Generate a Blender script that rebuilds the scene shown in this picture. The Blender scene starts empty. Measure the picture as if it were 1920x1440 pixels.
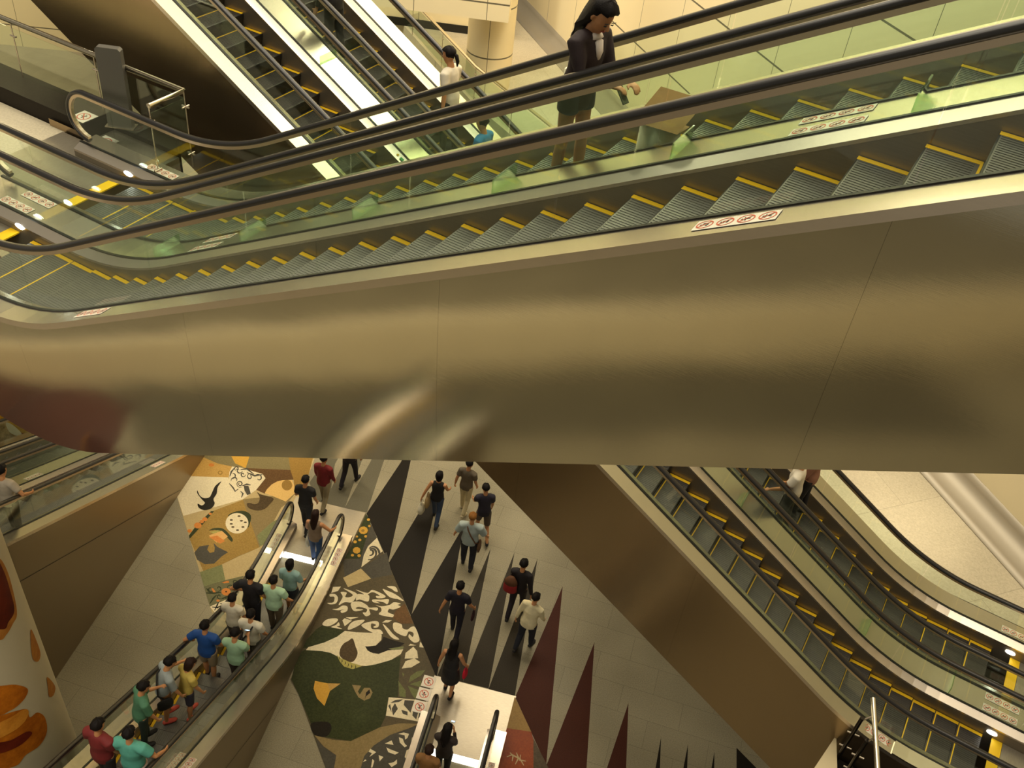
import bpy, bmesh, math, random
from mathutils import Vector, Matrix
C = bpy.context.scene.collection
PI = math.pi
rad = math.radians
T30 = math.tan(rad(30))
# ------------------------------------------------------------------ camera frame
CAM_H, CAM_F, CAM_P, CAM_R = 18.23, 1838.3, rad(40.604), rad(7.495)
FW = Vector((0, math.cos(CAM_P), -math.sin(CAM_P)))
_rt = Vector((1, 0, 0)); _up = _rt.cross(FW)
CR = math.cos(CAM_R) * _rt + math.sin(CAM_R) * _up
CU = -math.sin(CAM_R) * _rt + math.cos(CAM_R) * _up
EYE = Vector((0, 0, CAM_H))

def ray(x, y):
    return FW + CR * ((x - 960) / CAM_F) - CU * ((y - 720) / CAM_F)

def gp(x, y, z=0.0):
    """point of the horizontal level z seen at image point x, y (plan tracing of the floor inlay)"""
    d = ray(x, y)
    return EYE + d * ((z - CAM_H) / d.z)

# ------------------------------------------------------------------ tags / objects
def tag(o, label=None, cat=None, group=None, kind=None):
    if label: o['label'] = label
    if cat: o['category'] = cat
    if group: o['group'] = group
    if kind: o['kind'] = kind
    return o

def empty(name, loc=(0, 0, 0), rz=0.0):
    o = bpy.data.objects.new(name, None)
    o.empty_display_size = 0.2
    o.location = loc; o.rotation_euler = (0, 0, rz)
    C.objects.link(o)
    return o

class MB:
    def __init__(self): self.v = []; self.f = []; self.m = []; self.s = []
    def add(self, vs, fs, mi=0, smooth=False):
        b = len(self.v); self.v += [tuple(p) for p in vs]
        for f in fs:
            self.f.append(tuple(b + i for i in f)); self.m.append(mi); self.s.append(smooth)
        return self
    def box(self, x0, x1, y0, y1, z0, z1, mi=0):
        vs = [(x0,y0,z0),(x1,y0,z0),(x1,y1,z0),(x0,y1,z0),(x0,y0,z1),(x1,y0,z1),(x1,y1,z1),(x0,y1,z1)]
        return self.add(vs, [(0,3,2,1),(4,5,6,7),(0,1,5,4),(1,2,6,5),(2,3,7,6),(3,0,4,7)], mi)
    def poly(self, pts, mi=0):
        return self.add(pts, [tuple(range(len(pts)))], mi)
    def prism(self, pts, z0, z1, mi=0):
        n = len(pts)
        vs = [(p[0], p[1], z0) for p in pts] + [(p[0], p[1], z1) for p in pts]
        fs = [tuple(reversed(range(n))), tuple(range(n, 2*n))] + [(i, (i+1) % n, n+(i+1) % n, n+i) for i in range(n)]
        return self.add(vs, fs, mi)
    def tube(self, pts, r, n=10, mi=0, caps=True, smooth=True):
        """round bar along a polyline; r is a number or a list"""
        pts = [Vector(p) for p in pts]; k = len(pts)
        rs = r if isinstance(r, (list, tuple)) else [r] * k
        rings = []; ref = None
        for i, p in enumerate(pts):
            t = (pts[min(i+1, k-1)] - pts[max(i-1, 0)]).normalized()
            if ref is None: ref = Vector((0, 0, 1)) if abs(t.z) < .9 else Vector((1, 0, 0))
            a = t.cross(ref).normalized(); b = t.cross(a).normalized(); ref = -b if b.dot(ref) < 0 else b
            a = t.cross(ref).normalized()
            rings.append([p + rs[i] * (math.cos(2*PI*j/n) * a + math.sin(2*PI*j/n) * ref) for j in range(n)])
        vs = [q for R in rings for q in R]; fs = []
        for i in range(k-1):
            for j in range(n):
                fs.append((i*n+j, i*n+(j+1) % n, (i+1)*n+(j+1) % n, (i+1)*n+j))
        self.add(vs, fs, mi, smooth)
        if caps: self.add(rings[0], [tuple(range(n))], mi); self.add(rings[-1], [tuple(reversed(range(n)))], mi)
        return self
    def lathe(self, prof, n=24, mi=0, c=(0, 0), smooth=True):
        vs = []; fs = []
        for (r, z) in prof:
            vs += [(c[0] + r*math.cos(2*PI*j/n), c[1] + r*math.sin(2*PI*j/n), z) for j in range(n)]
        for i in range(len(prof)-1):
            for j in range(n):
                fs.append((i*n+j, i*n+(j+1) % n, (i+1)*n+(j+1) % n, (i+1)*n+j))
        return self.add(vs, fs, mi, smooth)
    def sweep(self, path, prof, mi=0, closed=True, smooth=False):
        """profile [(y, n)] swept along a path [(x, z)] of the vertical plane"""
        k = len(path); n = len(prof); vs = []
        for i in range(k):
            a = path[max(i-1, 0)]; b = path[min(i+1, k-1)]
            tx, tz = b[0]-a[0], b[1]-a[1]; L = math.hypot(tx, tz) or 1
            nx, nz = -tz/L, tx/L
            vs += [(path[i][0] + nx*q, y, path[i][1] + nz*q) for (y, q) in prof]
        fs = []
        for i in range(k-1):
            for j in range(n if closed else n-1):
                fs.append((i*n+j, i*n+(j+1) % n, (i+1)*n+(j+1) % n, (i+1)*n+j))
        self.add(vs, fs, mi, smooth)
        if closed:
            self.add(vs[:n], [tuple(range(n))], mi); self.add(vs[-n:], [tuple(reversed(range(n)))], mi)
        return self
    def shear(self, xs, fz, prof, mi=0, closed=False, smooth=False):
        """profile [(y, dz)] run along x and riding on the height curve fz(x)"""
        n = len(prof); vs = []; fs = []
        for x in xs: vs += [(x, y, fz(x) + dz) for (y, dz) in prof]
        for i in range(len(xs)-1):
            for j in range(n if closed else n-1):
                fs.append((i*n+j, i*n+(j+1) % n, (i+1)*n+(j+1) % n, (i+1)*n+j))
        self.add(vs, fs, mi, smooth)
        if closed:
            self.add(vs[:n], [tuple(range(n))], mi); self.add(vs[-n:], [tuple(reversed(range(n)))], mi)
        return self
    def build(self, name, mats, parent=None, loc=None, rot=None):
        me = bpy.data.meshes.new(name)
        me.from_pydata(self.v, [], self.f)
        if not isinstance(mats, (list, tuple)): mats = [mats]
        for m in mats: me.materials.append(m)
        me.polygons.foreach_set('material_index', self.m)
        me.polygons.foreach_set('use_smooth', self.s)
        bm = bmesh.new(); bm.from_mesh(me)
        bmesh.ops.recalc_face_normals(bm, faces=bm.faces)
        bm.to_mesh(me); bm.free(); me.update()
        o = bpy.data.objects.new(name, me); C.objects.link(o)
        if parent: o.parent = parent
        if loc is not None: o.location = loc
        if rot is not None: o.rotation_euler = rot
        return o

def flatten(pts, step=None): return pts

# ------------------------------------------------------------------ materials
def srgb(r, g, b):
    f = lambda c: c/12.92 if c <= .04045 else ((c+.055)/1.055)**2.4
    return (f(r/255), f(g/255), f(b/255), 1)

def nmat(name):
    m = bpy.data.materials.new(name); m.use_nodes = True
    nt = m.node_tree; b = nt.nodes['Principled BSDF']
    return m, nt, b

def mat(name, col, rough=.6, metal=0.0, noise=0.0, nscale=30.0, bump=0.0, spec=.5, emit=0.0, stretch=None, dark=.7):
    m, nt, b = nmat(name)
    b.inputs['Base Color'].default_value = col
    b.inputs['Roughness'].default_value = rough
    b.inputs['Metallic'].default_value = metal
    b.inputs['Specular IOR Level'].default_value = spec
    if emit:
        b.inputs['Emission Color'].default_value = col; b.inputs['Emission Strength'].default_value = emit
    if noise or bump:
        tc = nt.nodes.new('ShaderNodeTexCoord'); mp = nt.nodes.new('ShaderNodeMapping')
        if stretch: mp.inputs['Scale'].default_value = stretch
        nz = nt.nodes.new('ShaderNodeTexNoise'); nz.inputs['Scale'].default_value = nscale
        nz.inputs['Detail'].default_value = 5
        nt.links.new(tc.outputs['Object'], mp.inputs['Vector']); nt.links.new(mp.outputs['Vector'], nz.inputs['Vector'])
        if noise:
            mx = nt.nodes.new('ShaderNodeMix'); mx.data_type = 'RGBA'
            mx.inputs[6].default_value = tuple(c*dark for c in col[:3]) + (1,)
            mx.inputs[7].default_value = tuple(min(1, c*(2-dark)) for c in col[:3]) + (1,)
            rp = nt.nodes.new('ShaderNodeMapRange')
            rp.inputs['From Min'].default_value = .5-.5/max(noise*4, .01); rp.inputs['From Max'].default_value = .5+.5/max(noise*4, .01)
            nt.links.new(nz.outputs['Fac'], rp.inputs['Value']); nt.links.new(rp.outputs['Result'], mx.inputs[0])
            nt.links.new(mx.outputs[2], b.inputs['Base Color'])
        if bump:
            bp = nt.nodes.new('ShaderNodeBump'); bp.inputs['Strength'].default_value = bump; bp.inputs['Distance'].default_value = .02
            nt.links.new(nz.outputs['Fac'], bp.inputs['Height']); nt.links.new(bp.outputs['Normal'], b.inputs['Normal'])
    return m

def glass_mat(name, tint, refl=1.0):
    m = bpy.data.materials.new(name); m.use_nodes = True; nt = m.node_tree; nt.nodes.clear()
    out = nt.nodes.new('ShaderNodeOutputMaterial'); mix = nt.nodes.new('ShaderNodeMixShader')
    tr = nt.nodes.new('ShaderNodeBsdfTransparent'); tr.inputs['Color'].default_value = tint
    gl = nt.nodes.new('ShaderNodeBsdfGlossy'); gl.inputs['Roughness'].default_value = .02
    gl.inputs['Color'].default_value = (.9, .95, .88, 1)
    lw = nt.nodes.new('ShaderNodeLayerWeight'); lw.inputs['Blend'].default_value = .5
    pw = nt.nodes.new('ShaderNodeMath'); pw.operation = 'POWER'; pw.inputs[1].default_value = 4.0
    mu = nt.nodes.new('ShaderNodeMath'); mu.operation = 'MULTIPLY_ADD'; mu.inputs[1].default_value = .8*refl; mu.inputs[2].default_value = .035*refl
    nt.links.new(lw.outputs['Facing'], pw.inputs[0]); nt.links.new(pw.outputs[0], mu.inputs[0]); nt.links.new(mu.outputs[0], mix.inputs[0])
    nt.links.new(tr.outputs[0], mix.inputs[1]); nt.links.new(gl.outputs[0], mix.inputs[2])
    nt.links.new(mix.outputs[0], out.inputs[0])
    return m

def panel_metal(name, col, rough, wave, seam_x=2.4, metal=.9, seam=True):
    """large sheet-metal cladding: slightly buckled, brushed, thin seams across the run"""
    m, nt, b = nmat(name)
    b.inputs['Metallic'].default_value = metal; b.inputs['Roughness'].default_value = rough
    N = nt.nodes.new; L = nt.links.new
    tc = N('ShaderNodeTexCoord'); mp = N('ShaderNodeMapping'); mp.inputs['Scale'].default_value = (.30, 1, .7)
    L(tc.outputs['Object'], mp.inputs['Vector'])
    n1 = N('ShaderNodeTexNoise'); n1.inputs['Scale'].default_value = .8; n1.inputs['Detail'].default_value = 1.5
    L(mp.outputs['Vector'], n1.inputs['Vector'])
    bp = N('ShaderNodeBump'); bp.inputs['Strength'].default_value = 1; bp.inputs['Distance'].default_value = wave
    L(n1.outputs['Fac'], bp.inputs['Height'])
    mp2 = N('ShaderNodeMapping'); mp2.inputs['Scale'].default_value = (1.2, 40, 160); L(tc.outputs['Object'], mp2.inputs['Vector'])
    n2 = N('ShaderNodeTexNoise'); n2.inputs['Scale'].default_value = 3; L(mp2.outputs['Vector'], n2.inputs['Vector'])
    bp2 = N('ShaderNodeBump'); bp2.inputs['Strength'].default_value = .025; bp2.inputs['Distance'].default_value = .003
    L(n2.outputs['Fac'], bp2.inputs['Height']); L(bp.outputs['Normal'], bp2.inputs['Normal']); L(bp2.outputs['Normal'], b.inputs['Normal'])
    if seam:
        sx = N('ShaderNodeSeparateXYZ'); L(tc.outputs['Object'], sx.inputs[0])
        md = N('ShaderNodeMath'); md.operation = 'PINGPONG'; md.inputs[1].default_value = seam_x/2; L(sx.outputs['X'], md.inputs[0])
        lt = N('ShaderNodeMath'); lt.operation = 'LESS_THAN'; lt.inputs[1].default_value = .0018; L(md.outputs[0], lt.inputs[0])
        mx = N('ShaderNodeMix'); mx.data_type = 'RGBA'; mx.inputs[6].default_value = col
        mx.inputs[7].default_value = tuple(c*.6 for c in col[:3]) + (1,)
        L(lt.outputs[0], mx.inputs[0]); L(mx.outputs[2], b.inputs['Base Color'])
    else:
        b.inputs['Base Color'].default_value = col
    return m

def stone(name, c1, c2, scale=60, rough=.35, tile=None, coat=0.0):
    """speckled granite with optional thin tile joints"""
    m, nt, b = nmat(name); N = nt.nodes.new; L = nt.links.new
    b.inputs['Roughness'].default_value = rough+.08; b.inputs['Specular IOR Level'].default_value = .12
    tc = N('ShaderNodeTexCoord')
    n = N('ShaderNodeTexNoise'); n.inputs['Scale'].default_value = scale; n.inputs['Detail'].default_value = 6; n.inputs['Roughness'].default_value = .75
    L(tc.outputs['Object'], n.inputs['Vector'])
    n2 = N('ShaderNodeTexNoise'); n2.inputs['Scale'].default_value = .5; L(tc.outputs['Object'], n2.inputs['Vector'])
    ad = N('ShaderNodeMath'); ad.operation = 'MULTIPLY_ADD'; ad.inputs[1].default_value = .5; L(n2.outputs['Fac'], ad.inputs[0]); L(n.outputs['Fac'], ad.inputs[2])
    rp = N('ShaderNodeMapRange'); rp.inputs['From Min'].default_value = .5; rp.inputs['From Max'].default_value = 1.0
    L(ad.outputs[0], rp.inputs['Value'])
    mx = N('ShaderNodeMix'); mx.data_type = 'RGBA'; mx.inputs[6].default_value = c1; mx.inputs[7].default_value = c2
    L(rp.outputs['Result'], mx.inputs[0]); last = mx.outputs[2]
    if tile:
        br = N('ShaderNodeTexBrick'); br.offset = .5; br.inputs['Scale'].default_value = 1
        br.inputs['Brick Width'].default_value = tile[0]; br.inputs['Row Height'].default_value = tile[1]
        br.inputs['Mortar Size'].default_value = .006; br.inputs['Bias'].default_value = 0
        br.inputs['Color1'].default_value = (1, 1, 1, 1); br.inputs['Color2'].default_value = (.93, .93, .93, 1); br.inputs['Mortar'].default_value = (.72, .72, .72, 1)
        mp = N('ShaderNodeMapping'); mp.inputs['Rotation'].default_value = (0, 0, rad(tile[2])); L(tc.outputs['Object'], mp.inputs['Vector']); L(mp.outputs['Vector'], br.inputs['Vector'])
        m2 = N('ShaderNodeMix'); m2.data_type = 'RGBA'; m2.blend_type = 'MULTIPLY'; m2.inputs[0].default_value = 1
        L(last, m2.inputs[6]); L(br.outputs['Color'], m2.inputs[7]); last = m2.outputs[2]
    L(last, b.inputs['Base Color'])
    return m

def wall_grid(name, col, px, pz, ox, oz, rough=.35):
    """cream cladding panels with dark open joints on a px by pz grid of the object's own x and z"""
    m, nt, b = nmat(name); N = nt.nodes.new; L = nt.links.new
    b.inputs['Roughness'].default_value = rough
    tc = N('ShaderNodeTexCoord'); sx = N('ShaderNodeSeparateXYZ'); L(tc.outputs['Object'], sx.inputs[0])
    outs = []
    for ch, p, o, w in (('X', px, ox, .009), ('Z', pz, oz, .022)):
        a = N('ShaderNodeMath'); a.operation = 'SUBTRACT'; a.inputs[1].default_value = o; L(sx.outputs[ch], a.inputs[0])
        g = N('ShaderNodeMath'); g.operation = 'PINGPONG'; g.inputs[1].default_value = p/2; L(a.outputs[0], g.inputs[0])
        l = N('ShaderNodeMath'); l.operation = 'LESS_THAN'; l.inputs[1].default_value = w; L(g.outputs[0], l.inputs[0]); outs.append(l)
    mxm = N('ShaderNodeMath'); mxm.operation = 'MAXIMUM'; L(outs[0].outputs[0], mxm.inputs[0]); L(outs[1].outputs[0], mxm.inputs[1])
    mx = N('ShaderNodeMix'); mx.data_type = 'RGBA'; mx.inputs[6].default_value = col; mx.inputs[7].default_value = tuple(c*.16 for c in col[:3]) + (1,)
    L(mxm.outputs[0], mx.inputs[0]); L(mx.outputs[2], b.inputs['Base Color'])
    return m

M = {}
M['steel'] = mat('brushed_steel', (.66, .575, .475, 1), .27, .92, noise=.25, nscale=6, stretch=(1, 40, 40), bump=.008, dark=.88)
M['steel_bright'] = mat('polished_steel', (.8, .74, .62, 1), .16, 1)
M['bronze'] = mat('handrail_guide_metal', (.52, .42, .30, 1), .32, .85)
M['skirt'] = mat('skirt_metal', (.265, .22, .165, 1), .38, .7, noise=.2, nscale=5, stretch=(1, 20, 20), dark=.85)
M['rubber'] = mat('black_rubber', (.012, .010, .009, 1), .32, 0, spec=.6)
M['gasket'] = mat('dark_gasket', (.01, .009, .007, 1), .5)
M['glass'] = glass_mat('balustrade_glass', (.925, .972, .928, 1), 1.0)
M['glass_green'] = glass_mat('green_edge_glass', (.72, .86, .68, 1), 1.6)
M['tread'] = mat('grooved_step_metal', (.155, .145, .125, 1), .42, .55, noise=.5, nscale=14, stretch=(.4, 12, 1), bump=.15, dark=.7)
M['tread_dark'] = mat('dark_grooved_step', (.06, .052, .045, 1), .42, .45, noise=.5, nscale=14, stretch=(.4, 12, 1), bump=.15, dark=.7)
M['riser'] = mat('dark_riser_metal', (.022, .02, .018, 1), .45, .3)
M['yellow'] = mat('yellow_step_edge', srgb(226, 180, 16), .5)
M['lamp'] = mat('lamp_white', (.95, 1, .97, 1), .3, emit=14)
M['plate'] = mat('landing_plate_steel', (.42, .37, .29, 1), .36, .8, noise=.3, nscale=10, stretch=(8, 1, 1), dark=.85)
M['white'] = mat('sticker_white', srgb(232, 222, 205), .55)
M['red'] = mat('sign_red', srgb(205, 92, 66), .5)
M['black'] = mat('pictogram_black', srgb(38, 32, 28), .6)
M['green'] = mat('label_green', srgb(40, 150, 80), .5)
M['panelA'] = panel_metal('bridge_cladding_metal', (.55, .505, .39, 1), .10, .016, 2.6, metal=.95)
M['panelB'] = panel_metal('rear_cladding_metal', (.37, .275, .165, 1), .24, .02, 3.0, metal=.92)
M['panelF'] = panel_metal('side_cladding_metal', (.30, .235, .15, 1), .36, .02, 6.0, metal=.75, seam=False)
M['cream'] = mat('cream_wall', srgb(214, 196, 156), .4, noise=.1, nscale=.3, dark=.94)
M['granite'] = stone('grey_granite', (.19, .165, .108, 1), (.42, .37, .25, 1), 45, .3, (1.3, .65, 12))
M['granite_warm'] = stone('cream_granite', (.42, .36, .25, 1), (.66, .58, .42, 1), 30, .22, (2.2, 2.2, -24))
M['stone_black'] = stone('black_granite', (.006, .0045, .003, 1), (.020, .015, .010, 1), 60, .45)
M['stone_brown'] = stone('dark_brown_granite', (.018, .014, .009, 1), (.048, .038, .024, 1), 60, .45)
M['stone_grey'] = stone('mid_grey_granite', (.085, .075, .05, 1), (.16, .145, .098, 1), 60, .4)
M['stone_red'] = stone('oxblood_granite', (.035, .009, .005, 1), (.085, .024, .013, 1), 60, .45)
# ------------------------------------------------------------------ escalators
HH = .95          # handrail above the steps
PITCH = .352

def frange(a, b, st):
    n = max(1, int(round((b-a)/st))); return [a + (b-a)*i/n for i in range(n+1)]

def make_N(xtop, soft=.8):
    """height of the step line: level, rounded into the 30 degree climb, level again at xtop"""
    def k(x, w):
        if x <= -w: return 0.0
        if x >= w: return x*T30
        return (x+w)**2*T30/(4*w)
    return lambda x: k(x, soft) - k(x-xtop, soft)

def icon(mb, cx, cy, r, z, kind, rot=0):
    """prohibition roundel: red ring and bar over a small black figure"""
    n = 22
    P = lambda x, y, dz: (cx + x*math.cos(rot)-y*math.sin(rot), cy + x*math.sin(rot)+y*math.cos(rot), z+dz)
    fig = {0: [[(-.5,-.35),(.1,-.5),(.15,-.3),(-.4,-.1)], [(.0,-.1),(.35,-.2),(.45,.2),(.1,.35)]],
           1: [[(-.35,-.15),(.35,-.15),(.25,-.4),(-.25,-.4)], [(-.3,.05),(.3,.05),(.3,.3),(-.3,.3)]],
           2: [[(-.15,-.5),(.1,-.5),(.15,.1),(-.1,.1)], [(-.45,-.1),(.45,.15),(.4,.3),(-.5,.05)]],
           3: [[(-.12,-.1),(.12,-.1),(.12,.35),(-.12,.35)], [(-.45,.15),(.45,.15),(.45,.28),(-.45,.28)], [(-.4,-.5),(-.22,-.55),(.1,-.05),(-.1,0)], [(.4,-.5),(.22,-.55),(-.1,-.05),(.1,0)]]}[kind]
    for pg in fig: mb.add([P(x*r, y*r, .0012) for x, y in pg], [tuple(range(len(pg)))], 2)
    mb.add([P(.13*r*math.cos(2*PI*j/8), .13*r*math.sin(2*PI*j/8)+.48*r, .0012) for j in range(8)], [tuple(range(8))], 2)
    vs = []
    for j in range(n):
        a = 2*PI*j/n
        vs += [P(r*.84*math.cos(a), r*.84*math.sin(a), .002), P(r*math.cos(a), r*math.sin(a), .002)]
    mb.add(vs, [(2*j, 2*j+1, (2*j+3) % (2*n), (2*j+2) % (2*n)) for j in range(n)], 1)
    c = math.sqrt(.5)*r*.9; w = .06*r
    mb.add([P(-c-w, c-w, .0026), P(-c+w, c+w, .0026), P(c+w, -c+w, .0026), P(c-w, -c-w, .0026)], [(0,1,2,3)], 1)

STICK = None
def sticker_mesh():
    global STICK
    if STICK: return STICK
    mb = MB(); L, w = .50, .13
    mb.box(-L/2, L/2, -w/2, w/2, 0, .002, 0)
    for i in range(4): icon(mb, -L/2 + L*(i+.5)/4, 0, .052, .002, i, PI/2)
    o = mb.build('warning_sticker', [M['white'], M['red'], M['black']]); STICK = o.data
    bpy.data.objects.remove(o); return STICK

STEPS = {}
def step_mesh(halfw, dark, rear, mark=True):
    key = (round(halfw, 3), dark, rear, mark)
    if key in STEPS: return STEPS[key]
    mb = MB(); p = PITCH; w = halfw
    # tread with a rounded front edge and a ribbed, slightly curved riser
    prof = [(p+.02, 0), (.012, 0), (0, -.012), (.006, -.06), (.022, -.13), (.035, -.235), (p+.02, -.235)]
    n = len(prof)
    vs = [(x, -w, z) for x, z in prof] + [(x, w, z) for x, z in prof]
    fs = [(i, i+1, n+i+1, n+i) for i in range(n-1)]
    for k, f in enumerate(fs): mb.add([vs[i] for i in f], [(0,1,2,3)], 0 if k == 0 else 1)
    mb.add(vs[:n], [tuple(range(n))], 1); mb.add(vs[n:], [tuple(reversed(range(n)))], 1)
    e = .052; h = .0025
    for s in (-1, 1):
        y0, y1 = sorted((s*w, s*(w-e)))
        mb.box(.004, p-.01, y0, y1, 0, h, 2)
    if rear: mb.box(p-.024, p-.008, -w+e, w-e, 0, h, 2)
    k = 26
    for i in range(k):                                  # tread cleats
        y = -w+e+.01 + (2*w-2*e-.03)*i/(k-1)
        mb.box(.02, p-.05, y, y+.008, 0, .004, 0)
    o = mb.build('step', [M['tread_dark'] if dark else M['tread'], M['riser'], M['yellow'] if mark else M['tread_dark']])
    STEPS[key] = o.data; bpy.data.objects.remove(o); return o and STEPS[key]

def escalator(label, group, az, sk, uc, zf, x0, x1, xtop, hb=.75, oL=.265, oR=.265,
              clad=None, clad_floor=False, comb=-1.65, plate=-3.3, newel=-2.75, dark=False,
              phase=0.0, step_range=None, stickers=(), guards=(), soffit=True, pane=1.95, pane0=.01, caps=(), glassmat=None,
              platemat='plate', light=True, comb_glow=False, side_mat='panelA', closed=(), labels=(), soft=.8, mark=True):
    """One escalator. local x runs up-slope from the lower knee, +y is its left side, z = 0 at the lower landing."""
    a = rad(az); h = Vector((math.sin(a), math.cos(a), 0)); l = Vector((h.y, -h.x, 0))
    root = empty('escalator', h*sk + l*uc + Vector((0, 0, zf)), math.atan2(h.y, h.x))
    tag(root, label, 'escalator', group)
    N = make_N(xtop, soft); W2 = .62
    hd = HH - hb                                           # deck level above the step line
    xs = [x for x in frange(max(x0, newel+.1), x1, .2)]
    r = (HH-hd-.08)/2; cx = newel + r; cz = HH - r
    G = glassmat or M['glass']; skirts = {}
    for s in (1, -1):
        yb = s*W2
        # --- handrail and its guide
        arc = [(cx - r*math.cos(t), cz + r*math.sin(t)) for t in [rad(q) for q in range(-82, 91, 9)]]
        run = [(x, HH + N(x)) for x in frange(cx+.1, x1, .12)]
        path = (arc + run) if x0 <= newel else [(x, HH+N(x)) for x in frange(x0, x1, .12)]
        prof = [(yb + .043*math.cos(t)*(1 if abs(math.cos(t)) < .9 else 1), .031*math.sin(t)+.002) for t in [2*PI*j/12 for j in range(12)]]
        MB().sweep(path, prof, smooth=True).build('handrail', M['rubber'], root)
        gp_ = [(yb-.024, -.062), (yb+.024, -.062), (yb+.024, -.018), (yb-.024, -.018)]
        MB().sweep(path, gp_).build('handrail_guide', M['bronze'], root)
        # --- glass panes
        t = .006
        cuts = []
        g0 = max(x0, newel+.06); k = math.ceil((g0+.5-pane0)/pane)
        edges = [g0] + [pane0 + pane*i for i in range(k, 200) if pane0 + pane*i < x1-.3] + [x1]
        for i in range(len(edges)-1):
            xa, xb = edges[i]+.004, edges[i+1]-.004
            mb = MB(); cols = frange(xa, xb, .16)
            if i == 0 and x0 <= newel: cols = [newel+.06+ (r-.06)*(1-math.cos(rad(q))) for q in range(6, 91, 12)] + frange(cx+.1, xb, .16)
            top, bot = [], []
            for x in cols:
                tz, bz = HH+N(x)-.06, hd+N(x)-.02
                if x < cx and x0 <= newel:
                    q = math.sqrt(max(0, (r-.06)**2-(x-cx)**2)); tz = cz+q; bz = max(hd, cz-q)
                top.append((x, tz)); bot.append((x, bz))
            n = len(cols); vs = []
            for y in (yb-t, yb+t):
                vs += [(p[0], y, p[1]) for p in bot] + [(p[0], y, p[1]) for p in top]
            fs = []
            for j in range(n-1):
                fs += [(j, j+1, n+j+1, n+j), (2*n+j, 3*n+j, 3*n+j+1, 2*n+j+1), (n+j, n+j+1, 3*n+j+1, 3*n+j), (j, 2*n+j, 2*n+j+1, j+1)]
            fs += [(0, n, 3*n, 2*n), (n-1, 3*n-1, 4*n-1, 2*n-1)]
            mb.add(vs, fs); mb.build('glass_pane', G, root)
        # --- gasket line, inner deck, skirt, outer deck
        MB().shear(xs, N, [(yb-.018, hd-.01), (yb-.018, hd+.012), (yb+.018, hd+.012), (yb+.018, hd-.01)], closed=True).build('glass_gasket', M['gasket'], root)
        MB().shear(xs, N, [(yb-s*.016, hd), (yb-s*.13, hd-.055), (yb-s*.13, hd-.085)]).build('inner_deck', M['steel'], root)
        sk_ = MB().shear(xs, N, [(yb-s*.128, hd-.08), (yb-s*.128, -.42)]).build('skirt_panel', M['skirt'], root); skirts[s] = sk_
        o = oL if s > 0 else oR
        MB().shear(xs, N, [(yb+s*.016, hd), (yb+s*o, hd), (yb+s*o, hd-.075), (yb+s*(o-.02), hd-.075)]).build('outer_deck', M['steel'], root)
        if clad and s in clad:
            d, inset = clad[s]; yo = yb + s*(o-.012)
            if clad_floor:
                mb = MB(); vs = []
                for x in xs: vs += [(x, yo, hd+N(x)-.07), (x, yo, -zf+.0 if zf else 0.0)]
                mb.add(vs, [(2*i, 2*i+1, 2*i+3, 2*i+2) for i in range(len(xs)-1)])
                sc_ = mb.build('side_cladding', M[side_mat], root)
                vs = []
                for x in xs: vs += [(x, yo+s*.004, hd+N(x)-1.05), (x, yo+s*.004, hd+N(x)-1.064)]
                sel = [i for i in range(len(xs)-1) if hd+N(xs[i])-1.08 > 0]
                vs = [v for i in sel+[sel[-1]+1] for v in vs[2*i:2*i+2]] if sel else []
                if sel: MB().add(vs, [(2*i, 2*i+1, 2*i+3, 2*i+2) for i in range(len(sel))]).build('cladding_seam', M['gasket'], sc_)
            else:
                rows = 10
                pr = [(yo - s*inset*(j/rows)**1.5, hd-.07-(d+hd-.07)*j/rows) for j in range(rows+1)]
                xc = frange(x0, x1, .25)
                MB().shear(xc, N, pr, smooth=True).build('side_cladding', M[side_mat], root)
    # --- underside
    if soffit and clad:
        dd = list(clad.values())[0][0]
        yL = W2+oL-.012-(clad[1][1] if 1 in clad else 0); yR = -(W2+oR-.012-(clad[-1][1] if -1 in clad else 0))
        MB().shear(frange(x0, x1, .4), N, [(yL, -dd), (yR, -dd)]).build('underside', M[side_mat], root)
    # --- landing plate and comb
    if plate is not None and x0 <= comb:
        hw = W2+min(oL, oR)
        mb = MB().box(plate, newel+.15, -hw, hw, 0, .016).box(newel+.15, comb-.18, -W2+.13, W2-.13, 0, .016)
        mb.build('landing_plate', M[platemat], root)
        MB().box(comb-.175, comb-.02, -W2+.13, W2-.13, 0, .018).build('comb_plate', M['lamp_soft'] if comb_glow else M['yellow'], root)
    if light and x0 <= comb:
        for s in (1, -1):
            mb = MB(); y = s*(W2-.133); n = 14
            mb.add([(comb+.02+.075*math.cos(2*PI*j/n), y, .115+.035*math.sin(2*PI*j/n)) for j in range(n)] + [(comb+.02+.075*math.cos(2*PI*j/n), y-s*.006, .115+.035*math.sin(2*PI*j/n)) for j in range(n)],
                   [tuple(range(n)), tuple(range(n, 2*n))] + [(j, (j+1) % n, n+(j+1) % n, n+j) for j in range(n)])
            mb.build('comb_lamp', M['lamp'], skirts[s])
    # --- steps
    sr = step_range or (comb, x1)
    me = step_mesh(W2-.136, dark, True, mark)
    k = 0; x = comb + phase*PITCH
    while x < x1-.2:
        if sr[0]-.01 <= x <= sr[1]:
            st = bpy.data.objects.new('step', me); C.objects.link(st); st.parent = root
            st.location = (x, 0, N(x+.02)-.005)
        x += PITCH; k += 1
    # --- warning stickers on the decks: (x, y)
    for (x, y) in stickers:
        o = bpy.data.objects.new('warning_sticker', sticker_mesh()); C.objects.link(o); o.parent = root
        sl = (N(x+.2)-N(x-.2))/.4
        o.location = (x, y, N(x)+hd+.004); o.rotation_euler = (0, -math.atan(sl), 0)
        tag(o, 'white strip with four red prohibition roundels')
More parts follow.
